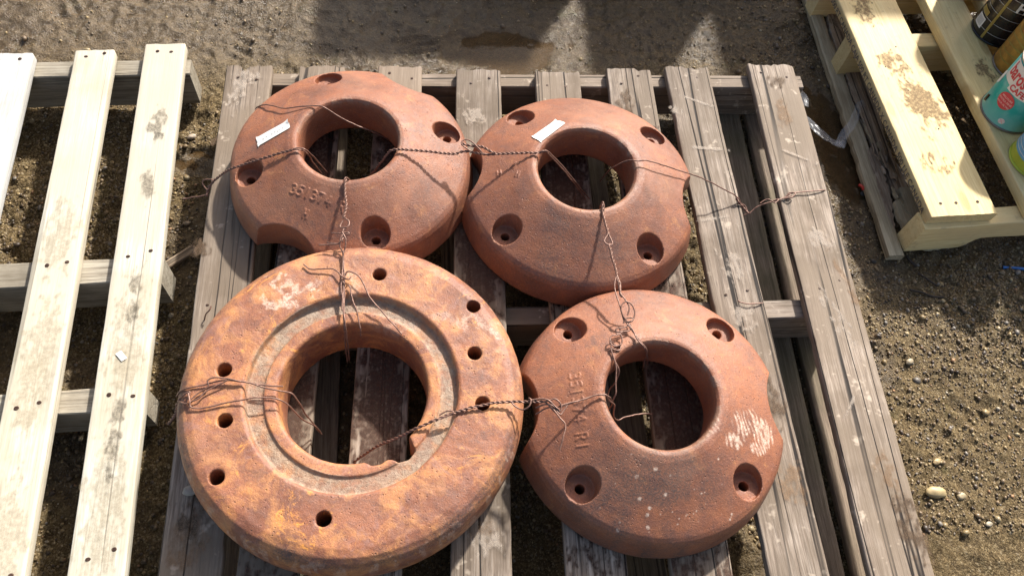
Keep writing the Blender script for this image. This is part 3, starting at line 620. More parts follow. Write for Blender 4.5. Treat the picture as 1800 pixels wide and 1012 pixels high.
def tin(x, y, r, h, mat, rimmat, label, rz=0.0, lidmat=None, dx=0.0, dy=0.0):
    t = empty('tin', (x, y, H + 0.0025), rz); tag(t, label, 'tin', 'tins standing on the right pallet')
    link('body', ring_mesh('body', [(r - 0.0015, 0.004), (r - 0.0006, 0.006), (r - .0006, h - .006), (r - 0.0015, h - 0.004)]), mat, t)
    link('base_rim', ring_mesh('base_rim', [(r - 0.002, 0.0), (r + 0.0008, 0.0005), (r + 0.001, 0.003), (r - 0.0002, 0.0045)]), rimmat, t)
    link('lid', ring_mesh('lid', [(r - 0.0002, h - 0.0045), (r + 0.0012, h - 0.003), (r + 0.0012, h), (r - 0.001, h + 0.001), (r - 0.004, h - 0.003)]), lidmat or rimmat, t)
    return t
M_TEAL = MT('teal_enamel'); _z = M_TEAL.n('SeparateXYZ'); M_TEAL.l(M_TEAL.tc.outputs['Object'], _z.inputs[0])
_n = M_TEAL.noise(M_TEAL.tc.outputs['Object'], 45, 4)
M_TEAL.set(Base_Color=M_TEAL.mix(M_TEAL.ramp(_n, (0.45, 0.0), (0.75, 0.5)), M_TEAL.ramp(_z.outputs[2], (0.005, (0.20, 0.55, 0.55)), (0.05, (0.02, 0.38, 0.36))), (0.25, 0.55, 0.58)), Roughness=0.35); M_TEAL = M_TEAL.m
M_STEEL = plain('dull_steel', (0.32, 0.27, 0.24), 0.4, 0.7, 0.3, 60)
M_BLACK = plain('black_lacquer', (0.022, 0.018, 0.020), 0.25, 0, 0.3, 30)
M_TAN = plain('scuffed_amber_label', (0.50, 0.26, 0.045), 0.5, 0, 0.35, 45, 0.3)
M_LIME = plain('lime_plastic', (0.50, 0.58, 0.06), 0.4, 0, 0.15, 40)
M_WHITE = plain('white_print', (0.75, 0.74, 0.72), 0.5, 0, 0.08, 60, 0)
M_RED = plain('red_print', (0.62, 0.03, 0.06), 0.45, 0, 0.12, 80, 0)
M_PINK = plain('faded_pink_print', (0.80, 0.42, 0.42), 0.5, 0, 0.1, 80, 0)
M_GOLD = plain('gold_print', (0.36, 0.27, 0.07), 0.4, 0.2, 0.2, 80, 0)
M_BLUE = plain('pale_blue_print', (0.16, 0.42, 0.66), 0.5, 0, 0.15, 80, 0)
M_ORANGE = plain('orange_print', (0.72, 0.16, 0.05), 0.5, 0, 0.25, 60, 0)
M_SILV = plain('silver_line_print', (0.40, 0.42, 0.46), 0.4, 0.4, 0.2, 80, 0)
TR_ = 0.060
# teal coffee tin
tt = tin(1.678, -0.142, TR_, 0.148, M_TEAL, M_STEEL, 'teal coffee tin with red disc and white band reading CAFÉ')
th = R_(-118)     # the direction its printed side faces
def on(t, me, R, a, z, mat, name): 
    wrap(me, R, a, z); return link(name, me, mat, t)
def tall(me, k):
    n = len(me.vertices); co = np.zeros(n * 3, np.float32); me.vertices.foreach_get('co', co); co = co.reshape(-1, 3); co[:, 1] *= k; me.vertices.foreach_set('co', co.ravel()); return me
on(tt, patch("band", 0.0, 0.14, 0.0, 0.048, 0.0004, 24, lambda X, Y: Y + 0.10 * np.maximum(0, 0.02 - X) ** 1.0 * 0), TR_, R_(-205), 0.0925, M_WHITE, 'white_band')
on(tt, patch('band', 0.0, 0.10, 0.0, 0.022, 0.0004, 20), TR_, R_(-174), 0.0715 + 0.0125, M_WHITE, 'white_band')
on(tt, patch('band', 0.0, 0.016, 0.0, 0.034, 0.0004, 8, lambda X, Y: Y + X * 0.9), TR_, R_(-222), 0.052, M_WHITE, 'white_band')
on(tt, tall(text_mesh('lettering', 'baros', 0.0245, 0, bold=0.0007), 1.75), TR_ + 0.0008, R_(-199), 0.1060, M_RED, 'brand_lettering')
on(tt, tall(text_mesh('lettering', 'CAFÉ', 0.0165, 0, bold=0.0006), 1.15), TR_ + 0.0008, R_(-171), 0.0885, M_RED, 'lettering')
on(tt, patch('disc', -0.0195, 0.0195, -0.0195, 0.0195, 0.0005, shape='disc'), TR_, R_(-158), 0.0620, M_RED, 'red_disc')
for k, (s_, sz) in enumerate((('MOUTURE', 0.0060), ('EXTRA FINE', 0.0066), ('POUR FILTRE', 0.0056))):
    on(tt, text_mesh('lettering', s_, sz, 0, 'CENTER', bold=0.0002), TR_ + 0.0009, R_(-158), 0.0675 - k * 0.0082, M_PINK, 'lettering')
on(tt, patch('chip', -0.006, 0.006, -0.009, 0.009, 0.0004, 8, lambda X, Y: Y + X * 0.6), TR_, R_(-202), 0.024, M_BLACK, 'dark_chip')
on(tt, patch('disc', -0.007, 0.007, -0.007, 0.007, 0.0004, shape='disc'), TR_, R_(-137), 0.020, M_WHITE, 'round_mark')
on(tt, patch('x', -0.0045, 0.0045, -0.001, 0.001, 0.0007, 4, lambda X, Y: Y + X), TR_, R_(-137), 0.020, M_PINK, 'round_mark'); on(tt, patch('x', -0.0045, 0.0045, -0.001, 0.001, 0.0007, 4, lambda X, Y: Y - X), TR_, R_(-137), 0.020, M_PINK, 'round_mark')
# amber tin behind
ta = tin(1.7525, -0.006, 0.054, 0.14, M_TAN, M_STEEL, 'scuffed amber and orange tin between the black and teal tins')
for k in range(7): on(ta, patch('scuff', -0.06, 0.06, 0, 0.0035, 0.0004, 10, lambda X, Y, k=k: Y + 0.004 * np.sin(X * 60 + k)), 0.054, R_(-150), 0.03 + 0.016 * k, M_GOLD, 'label_band')
on(ta, patch('scuff', -0.03, 0.07, 0, 0.03, 0.0005, 10), 0.054, R_(-150), 0.105, M_ORANGE, 'orange_label')
# black tin
tb = tin(1.7446, 0.1056, 0.056, 0.135, M_BLACK, M_BLACK, 'black tin with white barcode label, gold lines and a white H')
for k in range(5): on(tb, patch('line', -0.09, 0.09, 0, 0.0015, 0.0004, 20), 0.056, R_(-140), 0.024 + 0.024 * k, M_SILV, 'silver_line')
on(tb, patch('bar', -0.0030, 0.0030, 0.004, 0.128, 0.0006, 6), 0.056, R_(-151), 0.002, M_GOLD, 'gold_stripe')
on(tb, patch('code', -0.014, 0.014, 0, 0.026, 0.0008, 8), 0.056, R_(-183), 0.018, M_WHITE, 'barcode_label')
for k in range(9): on(tb, patch('b', 0, 0.0008, 0, 0.018, 0.0011, 3), 0.056, R_(-183) - 0.16 + k * 0.04, 0.0225, M_SILV, 'barcode_bar')
on(tb, patch('band', -0.022, 0.008, 0, 0.013, 0.0006, 6), 0.056, R_(-180), 0.049, M_GOLD, 'gold_label')
on(tb, text_mesh('lettering', 'H', 0.034, 0, bold=0.001), 0.0568, R_(-128), 0.097, M_WHITE, 'lettering')
# lime tin
tl = tin(1.6894, -0.274, 0.056, 0.115, M_LIME, M_LIME, 'lime green and blue tub at the right edge below the teal tin')
on(tl, patch('lab', -0.09, 0.09, 0, 0.09, 0.0005, 20), 0.056, R_(-150), 0.026, M_BLUE, 'blue_label')
for k in range(9): on(tl, patch('line', -0.085, 0.085, 0, 0.0015, 0.0008, 16), 0.056, R_(-150), 0.032 + 0.009 * k, M_WHITE, 'print_line')
tin(1.735, 0.262, 0.056, 0.22, M_BLACK, M_STEEL, 'plain black tin whose foot shows at the top edge')
for (px, py, m_, lb) in ((1.86, 0.19, M_TAN, 'amber tin outside the right edge behind the others'), (1.88, 0.05, M_STEEL, 'steel tin outside the right edge'), (1.815, -0.13, M_BLACK, 'black tin outside the right edge beside the teal tin'), (1.83, -0.27, M_TAN, 'amber tin outside the right edge beside the lime tub')):
    tin(px, py, 0.054, 0.13, m_, M_STEEL, lb)

# ------------------------------------------------------------------ rusty castings
FONT = {'3': [[(0, .95), (.3, 1), (.6, .85), (.55, .6), (.25, .52)], [(.25, .52), (.6, .42), (.65, .15), (.35, 0), (0, .08)]],
        '5': [[(.6, 1), (.08, 1), (.05, .55), (.4, .62), (.65, .35), (.5, .05), (.2, 0), (0, .08)]], '1': [[(.3, 0), (.3, 1)]],
        '7': [[(0, 1), (.62, 1), (.25, 0)]], '4': [[(.5, 0), (.5, 1), (0, .35), (.7, .35)]],
        'R': [[(0, 0), (0, 1), (.45, 1), (.6, .78), (.45, .52), (0, .5)], [(.3, .5), (.62, 0)]], 'H': [[(0, 0), (0, 1)], [(.6, 0), (.6, 1)], [(0, .5), (.6, .5)]], ' ': []}
def strokes(text, ox, oy, ang, size, adv=0.82):
    out = []; c, s_ = math.cos(ang), math.sin(ang)
    for i, ch in enumerate(text):
        for st in FONT[ch]:
            out.append([(ox + ((p[0] + i * adv) * size * 0.8) * c - p[1] * size * s_, oy + ((p[0] + i * adv) * size * 0.8) * s_ + p[1] * size * c) for p in st])
    return out
def cyl(r1, r2, z0, z1, x=0, y=0, seg=64):
    bm = bmesh.new(); bmesh.ops.create_cone(bm, cap_ends=True, segments=seg, radius1=r1, radius2=r2, depth=z1 - z0)
    bmesh.ops.translate(bm, verts=bm.verts, vec=(x, y, (z0 + z1) / 2)); me = from_bm('c', bm); return me
def carve(profile, cutters, voxel, smooth=3, disp=0.0012, seg=256):
    me = bpy.data.meshes.new('w'); bm = bmesh.new(); rows = [[bm.verts.new((r * math.cos(2 * math.pi * k / seg), r * math.sin(2 * math.pi * k / seg), z)) for k in range(seg)] for r, z in profile]
    for a_, b_ in zip(rows, rows[1:] + rows[:1]):
        for k in range(seg): bm.faces.new([a_[k], a_[(k + 1) % seg], b_[(k + 1) % seg], b_[k]])
    bmesh.ops.recalc_face_normals(bm, faces=bm.faces); bm.to_mesh(me); bm.free()
    o = bpy.data.objects.new('w', me); sc.collection.objects.link(o); tmp = []
    for cme in cutters:
        c = bpy.data.objects.new('c', cme); sc.collection.objects.link(c); tmp.append(c)
        m = o.modifiers.new('b', 'BOOLEAN'); m.operation = 'DIFFERENCE'; m.solver = 'EXACT'; m.object = c
    m = o.modifiers.new('r', 'REMESH'); m.mode = 'VOXEL'; m.voxel_size = voxel; m.use_smooth_shade = True
    m = o.modifiers.new('s', 'SMOOTH'); m.factor = 0.5; m.iterations = smooth
    tx = bpy.data.textures.new('t', 'CLOUDS'); tx.noise_scale = 0.02; tx.noise_depth = 3
    m = o.modifiers.new('d', 'DISPLACE'); m.texture = tx; m.strength = disp; m.mid_level = 0.5; m.texture_coords = 'LOCAL'
    dg = bpy.context.evaluated_depsgraph_get(); out = bpy.data.meshes.new_from_object(o.evaluated_get(dg))
    bpy.data.objects.remove(o)
    for c in tmp: bpy.data.objects.remove(c)
    return out
def getco(me):
    co = np.zeros(len(me.vertices) * 3, np.float32); me.vertices.foreach_get('co', co); return co.reshape(-1, 3)
def setmarks(me, wh, gr, dk):
    a = np.ones((len(wh), 4), np.float32); a[:, 0] = np.clip(wh, 0, 1); a[:, 1] = np.clip(gr, 0, 1); a[:, 2] = np.clip(dk, 0, 1)
    ca = me.color_attributes.new('marks', 'FLOAT_COLOR', 'POINT'); ca.data.foreach_set('color', a.ravel())

WP = [(0.116, 0.0), (0.114, 0.030), (0.088, 0.036), (0.0865, 0.098), (0.0882, 0.1068), (0.0920, 0.1112), (0.098, 0.1120), (0.107, 0.1095), (0.130, 0.0995), (0.155, 0.0875), (0.180, 0.0750), (0.198, 0.0660), (0.208, 0.0605), (0.2145, 0.0550), (0.2185, 0.047), (0.2235, 0.024), (0.2275, 0.004), (0.2265, 0.0)]
WEIGHT = None
def weight_mesh():
    cut = []
    for k in range(4):
        a_ = math.pi / 4 + k * math.pi / 2; x, y = 0.183 * math.cos(a_), 0.184 * math.sin(a_)
        cut.append(cyl(0.0235, 0.0312, 0.050, 0.120, x, y)); cut.append(cyl(0.0078, 0.0078, -0.02, 0.07, x, y, 32))
    for s_ in (1, -1): cut.append(cyl(0.095, 0.095, -0.02, 0.15, s_ * 0.283, 0, 160))
    return carve(WP, cut, 0.0015, 2, 0.0007)
WEIGHT = weight_mesh()
def surf_w(r): return np.interp(r, [p[0] for p in WP[5:]], [p[1] for p in WP[5:]])
WPOS = {'TL': (0.2676, -0.2975, R_(59.5)), 'TR': (0.6922, -0.3665, R_(-10)), 'BR': (0.7594, -0.803, R_(-2.0))}
RPOS = (0.284, -0.770, 0.0)
def on_w(key, px, py, lift=0.0):
    cx, cy = (WPOS[key] if key != 'RING' else RPOS)[:2]; z = H + 0.09
    for _ in range(12):
        p = at(px, py, z); r = math.hypot(p[0] - cx, p[1] - cy); z = 0.5 * z + 0.5 * (H + (float(surf_w(r)) if key != 'RING' else 0.100))
    return np.array([p[0], p[1], z + lift])
def local(key, px, py):
    p = on_w(key, px, py); cx, cy, a_ = WPOS[key] if key != 'RING' else RPOS; dx, dy = p[0] - cx, p[1] - cy; c, s_ = math.cos(-a_), math.sin(-a_)
    return dx * c - dy * s_, dx * s_ + dy * c
def make_weight(key, label, texts, paint=None, seed=0.0, dark=0.0, labelq=None, holes=True):
    me = WEIGHT.copy(); me.name = 'casting_body'; co = getco(me); x, y, z = co[:, 0], co[:, 1], co[:, 2]; r = np.hypot(x, y); rot = WPOS[key][2]
    top = z > surf_w(r) - 0.006
    wh = np.zeros(len(x)); gr = np.zeros(len(x)); dk = np.zeros(len(x))
    for (s_, p0, p1, size, hgt) in texts:
        # text baseline from pixel p0 towards pixel p1
        a0 = local(key, *p0); a1 = local(key, *p1); ang = math.atan2(a1[1] - a0[1], a1[0] - a0[0])
        d = np.full(len(x), 1e9); near = (np.hypot(x - (a0[0] + a1[0]) / 2, y - (a0[1] + a1[1]) / 2) < 0.12) & top
        adv = 1.06
        for st in strokes(s_, a0[0], a0[1], ang, size, adv): d[near] = np.minimum(d[near], segdist(x[near], y[near], st))
        z += hgt * sstep(0.0021, 0.0007, d) * top
    rim = (r > 0.086) & (r < 0.095) & (z > 0.100); z -= rim * np.clip(fbm(x * 30, y * 30, 33, 3) - 0.66, 0, 1) * 0.008
    gr += 0.35 * sstep(0.097, 0.092, r) * sstep(0.098, 0.109, z) * (fbm(x * 25, y * 25, 44, 3) > 0.42)
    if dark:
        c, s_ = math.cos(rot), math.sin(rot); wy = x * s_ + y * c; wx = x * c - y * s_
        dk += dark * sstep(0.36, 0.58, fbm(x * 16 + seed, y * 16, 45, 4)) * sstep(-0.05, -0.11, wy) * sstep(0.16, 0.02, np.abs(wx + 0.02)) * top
    dk += 0.3 * sstep(0.56, 0.68, fbm(x * 20 + seed, y * 20 + 3, 46, 4)) * top * (r > 0.1)
    if key == 'BR':
        # wavy rubbed paint streaks and spatter
        for (px, py, rx, ry, amt) in ((1340, 762, 0.036, 0.040, 1.0), (1303, 745, 0.034, 0.040, .62), (1250, 742, 0.028, 0.036, 0.55), (1238, 752, .020, .025, .9), (1290, 775, 0.034, 0.022, 0.75), (1330, 790, .03, .018, .8), (1322, 740, .02, .04, .5)):
            a0 = local(key, px, py); d = np.hypot((x - a0[0]) / rx, (y - a0[1]) / ry)
            st = 0.5 + 0.5 * np.sin((x * 0.85 + y * 0.2) * 950 + 16 * fbm(x * 28, y * 28, 47, 2)); nn = fbm(x * 150, y * 90, 48, 4)
            wh = np.maximum(wh, 0.85 * sstep(0.50, 0.78, sstep(1.15, 0.2, d) * (0.34 * amt + 0.34 * st + 0.62 * nn)) * top * (r > 0.090))
        for k in range(34):
            if k < 14: px, py = [(1151, 825), (1168, 870), (1118, 838), (1141, 893), (1124, 877), (1138, 927), (1137, 905), (1085, 932), (1088, 918), (1286, 904), (1282, 913), (1262, 807), (1178, 836), (1232, 868)][k]
            else: px, py = 1170 + rng.normal(0, 75), 880 + rng.normal(0, 38)
            a0 = local(key, px, py); d = np.hypot(x - a0[0] + 0.002 * (fbm(x * 200, y * 200, 49, 1) - .5), y - a0[1]); wh = np.maximum(wh, sstep(1, 0.6, d / ((0.0034 if k < 8 else 0.0018) if k < 14 else 0.0012)) * top)
    co[:, 2] = z; me.vertices.foreach_set('co', co.ravel()); me.update(); setmarks(me, wh, gr, dk)
    mat = rust('rust_' + key.lower(), seed); me.materials.clear(); me.materials.append(mat)
    cx, cy, a_ = WPOS[key]
    if labelq is None:
        o = link('wheel_weight', me); o.location = (cx, cy, H + 0.003); o.rotation_euler = (0, 0, a_); tag(o, label, 'casting', 'rusty notched castings'); return o
    root = empty('wheel_weight', (cx, cy, H + 0.003), a_); tag(root, label, 'casting', 'rusty notched castings')
    o = link('casting_body', me, None, root)
    inv = Matrix.Translation((cx, cy, H + 0.003)) @ Matrix.Rotation(a_, 4, 'Z'); inv.invert()
    q = [np.array(p, float) for p in labelq]; n = 16; V = []; rr = np.random.default_rng(5)
    for i in range(n + 1):
        for j in range(5):
            u, v = i / n, j / 4; p = (q[0] * (1 - u) + q[1] * u) * (1 - v) + (q[3] * (1 - u) + q[2] * u) * v
            if i in (0, n): p = p + rr.normal(0, 0.8, 2)
            w3 = on_w(key, p[0], p[1], 0.0045 + (0.003 * max(0, u - 0.85) / 0.15 if j < 2 else 0)); V.append(inv @ Vector(w3))
    idx = np.arange((n + 1) * 5).reshape(n + 1, 5); F = np.stack([idx[:-1, :-1], idx[1:, :-1], idx[1:, 1:], idx[:-1, 1:]], -1).reshape(-1, 4)
    lab = link('paper_label', mesh_np('paper_label', np.array([v[:] for v in V]), F), M_PAPER, root); 
    # faint pen marks
    bm = bmesh.new()
    for (u, v) in ((0.18, 0.5), (0.28, 0.45), (0.45, 0.5), (0.55, 0.42), (0.62, 0.55), (0.68, 0.45), (0.78, 0.5)):
        for (du, dv, eu, ev) in ((0, -0.15, 0.015, 0.1), (0.0, 0.12, 0.02, -0.05)):
            pts = []
            for (a1, b1) in ((u + du, v + dv), (u + du + eu, v + dv + ev)):
                for off in (-0.5, 0.5):
                    p = (q[0] * (1 - a1) + q[1] * a1) * (1 - b1) + (q[3] * (1 - a1) + q[2] * a1) * b1 + np.array([off * 1.3, off * 0.6]); pts.append(bm.verts.new(inv @ Vector(on_w(key, p[0], p[1], 0.0054))))
            bm.faces.new([pts[0], pts[1], pts[3], pts[2]])
    link('pen_marks', from_bm('pen_marks', bm), M_INK, lab)
    return root
make_weight('TL', 'rusty notched disc casting with a paper label, at the pallet\'s far left', [('351374 R', (510, 341), (600, 375), 0.0155, 0.0012), ('H', (532, 384), (552, 392), 0.013, 0.0013)], seed=1.3, dark=0.25,
            labelq=[(451, 245), (506.6, 214.5), (511, 227), (454, 260)])
make_weight('TR', 'rusty notched disc casting with a paper label, right of the other labelled one', [('H', (874, 312), (884, 309), 0.012, 0.0013), ('H', (898, 296), (908, 301), 0.012, 0.0013), ('H', (905, 312), (915, 313), 0.010, 0.0013)], seed=4.1, dark=0.35,
            labelq=[(934, 243), (975, 214.7), (993.5, 219), (950, 252)])
make_weight('BR', 'rusty notched disc casting with smeared white paint and no label', [('351374 R1', (999, 660), (1012, 775), 0.0165, 0.0010)], seed=7.7, dark=0.95)

def make_ring():
    P = [(0.1125, 0.0), (0.1125, 0.080), (0.1140, 0.0880), (0.1175, 0.0910), (0.1315, 0.0918), (0.1335, 0.0905), (0.1348, 0.0872), (0.157, 0.0868), (0.1590, 0.0880), (0.1610, 0.0985), (0.165, 0.1010), (0.236, 0.1000), (0.248, 0.0965), (0.2565, 0.0895), (0.2625, 0.0785), (0.2655, 0.064), (0.2660, 0.040), (0.2630, 0.018), (0.2540, 0.004), (0.250, 0.0)]
    cut = []
    for (r, a_) in [(0.2005, 77.9), (0.2354, 34.5), (0.1979, 14.5), (0.2025, -9.8), (0.1935, 169.3), (0.1872, -166.1), (0.2259, -145.2), (0.1984, -99.7)]:
        cut.append(cyl(0.0112, 0.0112, -0.02, 0.13, r * math.cos(R_(a_)) - 0.003, r * math.sin(R_(a_)) + 0.002, 40))
    # chunk broken out of the inner lip
    bm = bmesh.new(); pts = [(0.10, -40), (0.118, -43.0), (0.136, -46.5), (0.139, -53), (0.134, -59.5), (0.126, -62), (0.1225, -65), (0.1245, -70), (0.1225, -76), (0.112, -82), (0.10, -80)]
    tv = [bm.verts.new((r * math.cos(R_(a_)), r * math.sin(R_(a_)), 0.13)) for r, a_ in pts]; bv = [bm.verts.new((v.co.x * 0.99, v.co.y * 0.99, -0.02)) for v in tv]
    bm.faces.new(tv); bm.faces.new(bv[::-1])
    for k in range(len(tv)): j = (k + 1) % len(tv); bm.faces.new([tv[k], bv[k], bv[j], tv[j]])
    cut.append(from_bm('chunk', bm))
    me = carve(P, cut, 0.0015, 3, 0.0012); me.name = 'ring_weight'; co = getco(me); x, y, z = co[:, 0], co[:, 1], co[:, 2]; r = np.hypot(x, y); up = z > 0.07
    nr = r + 0.006 * (fbm(x * 35, y * 35, 51, 3) - 0.5)
    grv = up * sstep(0.1320, 0.1340, nr) * sstep(0.1625, 0.1600, nr); th_ = np.degrees(np.arctan2(y, x))
    z += grv * 0.0007 * (fbm(x * 70, y * 70, 52, 3) - 0.5)
    gr = grv * 0.8 
    flat = up * (r > 0.165)
    z -= flat * 0.003 * np.clip(fbm(x * 30, y * 30, 53, 4) - 0.60, 0, 1); z += up * 0.0006 * (fbm(x * 90, y * 90, 54, 3) - 0.5)
    wh = np.zeros(len(x)); dk = np.zeros(len(x))
    for (px, py, rx, ry, am) in ((510, 510, 0.055, 0.042, 0.95), (480, 530, 0.03, .03, .8), (610, 500, 0.03, 0.03, 0.5), (840, 570, 0.05, 0.022, 0.55), (870, 590, .016, .03, .8), (700, 570, .05, .02, .3), (780, 560, .03, .015, .4)):
        a0 = local('RING', px, py); d = np.hypot((x - a0[0]) / rx, (y - a0[1]) / ry); nn = fbm(x * 75, y * 75, 55, 4)
        wh = np.maximum(wh, am * 0.75 * sstep(0.50, 0.62, nn + 0.25 * (sstep(1.2, 0.2, d) - 0.6) ) * sstep(1.2, 0.6, d) * up)
    edge = sstep(0.250, 0.262, r) * sstep(0.03, 0.08, z); wh = np.maximum(wh, edge * 0.35 * sstep(0.60, 0.68, fbm(x * 110, y * 110, 56, 3)))
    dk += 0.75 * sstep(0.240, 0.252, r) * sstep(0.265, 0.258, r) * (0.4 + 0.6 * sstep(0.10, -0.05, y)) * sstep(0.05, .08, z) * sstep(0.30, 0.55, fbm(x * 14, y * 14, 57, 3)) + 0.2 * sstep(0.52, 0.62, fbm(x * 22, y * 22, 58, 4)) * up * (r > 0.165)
    co[:, 2] = z; me.vertices.foreach_set('co', co.ravel()); me.update(); setmarks(me, wh, gr, dk); me.materials.clear(); me.materials.append(rust('rust_ring', 2.9, orange=0.62))
    o = link('ring_weight', me); o.location = (RPOS[0], RPOS[1], H + 0.003); tag(o, 'large rusty iron ring with a grey groove and eight round holes', 'casting')
make_ring()

# ------------------------------------------------------------------ tie wires
def catmull(P, n=10):
    P = np.array(P, float); P = np.vstack([2 * P[0] - P[1], P, 2 * P[-1] - P[-2]]); out = []
    for i in range(1, len(P) - 2):
        for k in range(n):
            t = k / n; out.append(0.5 * (2 * P[i] + (P[i + 1] - P[i - 1]) * t + (2 * P[i - 1] - 5 * P[i] + 4 * P[i + 1] - P[i + 2]) * t * t + (3 * P[i] - P[i - 1] - 3 * P[i + 1] + P[i + 2]) * t ** 3))
    out.append(P[-2]); return np.array(out)
def resample(P, step):
    d = np.r_[0, np.cumsum(np.linalg.norm(np.diff(P, axis=0), axis=1))]; n = max(3, int(d[-1] / step)); s = np.linspace(0, d[-1], n); return np.stack([np.interp(s, d, P[:, i]) for i in range(3)], -1), s
WR = 0.00125
def tube(P, r=WR, seg=7):
    T_ = np.gradient(P, axis=0); T_ /= np.linalg.norm(T_, axis=1)[:, None] + 1e-12
    up_ = np.array([0.13, 0.21, 0.97]); N = np.cross(T_, up_); N /= np.linalg.norm(N, axis=1)[:, None] + 1e-9; B = np.cross(T_, N)
    a_ = np.arange(seg) / seg * 2 * np.pi; V = P[:, None] + r * (np.cos(a_)[None, :, None] * N[:, None] + np.sin(a_)[None, :, None] * B[:, None])
    n = len(P); i = np.arange(n * seg).reshape(n, seg); j = np.roll(i, -1, 1); F = np.stack([i[:-1], j[:-1], j[1:], i[1:]], -1).reshape(-1, 4)
    V = V.reshape(-1, 3); c0 = len(V); V = np.vstack([V, P[0], P[-1]])
    F = np.vstack([F, np.stack([i[0], i[0], j[0], np.full(seg, c0)], -1)[:0]]); return V, F
def wpath(pts, default='flat'):
    out = []
    for p in pts:
        if isinstance(p[2], str): out.append(on_w(p[2], p[0], p[1], p[3] if len(p) > 3 else 0.005))
        else:
            k = 1.055 - 0.055 * sstep(422, 452, p[1]) * sstep(938, 912, p[0])     # the ring stands taller than the notched castings
            out.append(at(p[0], p[1], H + p[2] * float(k)))
    return out
def wire(label, strands, name='tie_wire'):
    """strands: list of (mode, points); mode 's' single, 't' twisted pair"""
    VV, FF = [], []; off = 0
    for mode, pts in strands:
        P, s = resample(catmull(wpath(pts)), 0.0009 if mode == 't' else 0.0014)
        nz = np.stack([fbm(s * 60 + 5 * k, s * 0 + k + off % 13, 71, 3) - 0.5 for k in range(3)], -1); P = P + nz * 0.0022
        if mode == 't':
            T_ = np.gradient(P, axis=0); T_ /= np.linalg.norm(T_, axis=1)[:, None] + 1e-12; N = np.cross(T_, np.array([0.13, 0.21, 0.97])); N /= np.linalg.norm(N, axis=1)[:, None] + 1e-9; B = np.cross(T_, N)
            ph = s / 0.0165 * 2 * np.pi + 3 * (fbm(s * 25, s * 0 + 3, 72, 2) - .5)
            for q_ in (0, np.pi):
                Q = P + 0.0013 * (np.cos(ph + q_)[:, None] * N + np.sin(ph + q_)[:, None] * B); V, F = tube(Q); VV.append(V); FF.append(F + off); off += len(V)
        else:
            V, F = tube(P); VV.append(V); FF.append(F + off); off += len(V)
    o = link(name, mesh_np(name, np.vstack(VV), np.vstack(FF)), M_WIRE); tag(o, label, 'wire', 'rusty tie wires round the castings'); return o
L_ = 0.005
wire('rusty twisted wire joining the bores of the two labelled castings', [
    ('t', [(640, 318, 0.01), (660, 298, 0.05), (678, 275, 0.092), (692, 263, 0.113), (740, 265, 0.112), (795, 270, 0.110), (820, 266, 0.110), (850, 271, 0.110), (900, 270, 0.111), (945, 268, 0.113), (958, 266, 0.113)]),
    ('s', [(950, 267, 0.113), (962, 266, 0.113), (985, 288, 0.085), (1010, 318, 0.05), (1036, 350, 0.0)]), ('s', [(945, 269, 0.112), (958, 267, 0.113), (980, 288, 0.08), (1008, 320, 0.045), (1030, 350, 0.0)]),
    ('s', [(868, 271, 0.110), (850, 270, 0.113), (842, 262, 0.117), (832, 252, 0.12), (822, 246, 0.12), (814, 247, 0.12), (812, 254, 0.119), (820, 261, 0.116), (830, 266, 0.114)]),
    ('t', [(812, 253, 0.118), (828, 256, 0.117), (850, 259, 0.116), (860, 265, 0.115), (870, 270, 0.113)])])
wire('rusty twisted wire from the far left casting down to the large ring', [
    ('s', [(616, 322, 0.06), (614, 316, 0.105), (609, 312, 0.115), (605, 318, 0.115), (605, 330, 0.108), (607, 345, 0.104)]),
    ('t', [(608, 315, 0.114), (606, 330, 0.112), (608, 350, 0.111), (608, 368, 0.110), (604, 382, 0.110)]),
    ('s', [(603, 384, 0.110), (608, 384, 0.112), (614, 390, 0.114), (611, 399, 0.114), (603, 401, 0.112), (598, 398, 0.11), (603, 388, 0.11)]),
    ('s', [(583, 409, 0.109), (598, 410, 0.112), (612, 408, 0.114), (613, 412, 0.113), (604, 412, 0.112)]), ('s', [(561, 431, 0.106), (577, 430, 0.108), (593, 429, 0.110), (599, 424, 0.112)]), ('s', [(576, 426, 0.106), (590, 428, 0.109), (598, 428, 0.11)]),
    ('t', [(603, 402, 0.112), (602, 412, 0.112), (601, 424, 0.112)]),
    ('s', [(604, 408, 0.114), (598, 420, 0.112), (597, 432, 0.110), (602, 445, 0.109), (604, 470, 0.108), (603, 500, 0.106), (604, 540, 0.105), (607, 570, 0.104), (611, 600, 0.07), (614, 632, 0.02)]),
    ('s', [(602, 408, 0.114), (607, 420, 0.112), (607, 432, 0.110), (603, 448, 0.109), (605, 480, 0.108), (606, 510, 0.106), (604, 550, 0.105), (605, 573, 0.102), (607, 600, 0.07), (610, 635, 0.015)]),
    ('s', [(604, 440, 0.110), (602, 470, 0.108), (600, 500, 0.108), (602, 530, 0.106), (602, 545, 0.1055)]),
    ('s', [(533, 465, 0.107), (545, 472, 0.108), (562, 473, 0.109), (580, 472, 0.110), (592, 476, 0.111), (602, 486, 0.113), (612, 491, 0.114), (617, 487, 0.113)]),
    ('s', [(608, 485, 0.112), (610, 478, 0.115), (617, 477, 0.117), (630, 485, 0.117), (640, 500, 0.115), (648, 520, 0.112), (662, 538, 0.108), (678, 555, 0.104), (692, 570, 0.103), (706, 588, 0.097)]),
    ('s', [(611, 502, 0.11), (615, 505, 0.110), (621, 530, 0.107), (628, 550, 0.104), (633, 575, 0.098), (634, 590, 0.08)])])
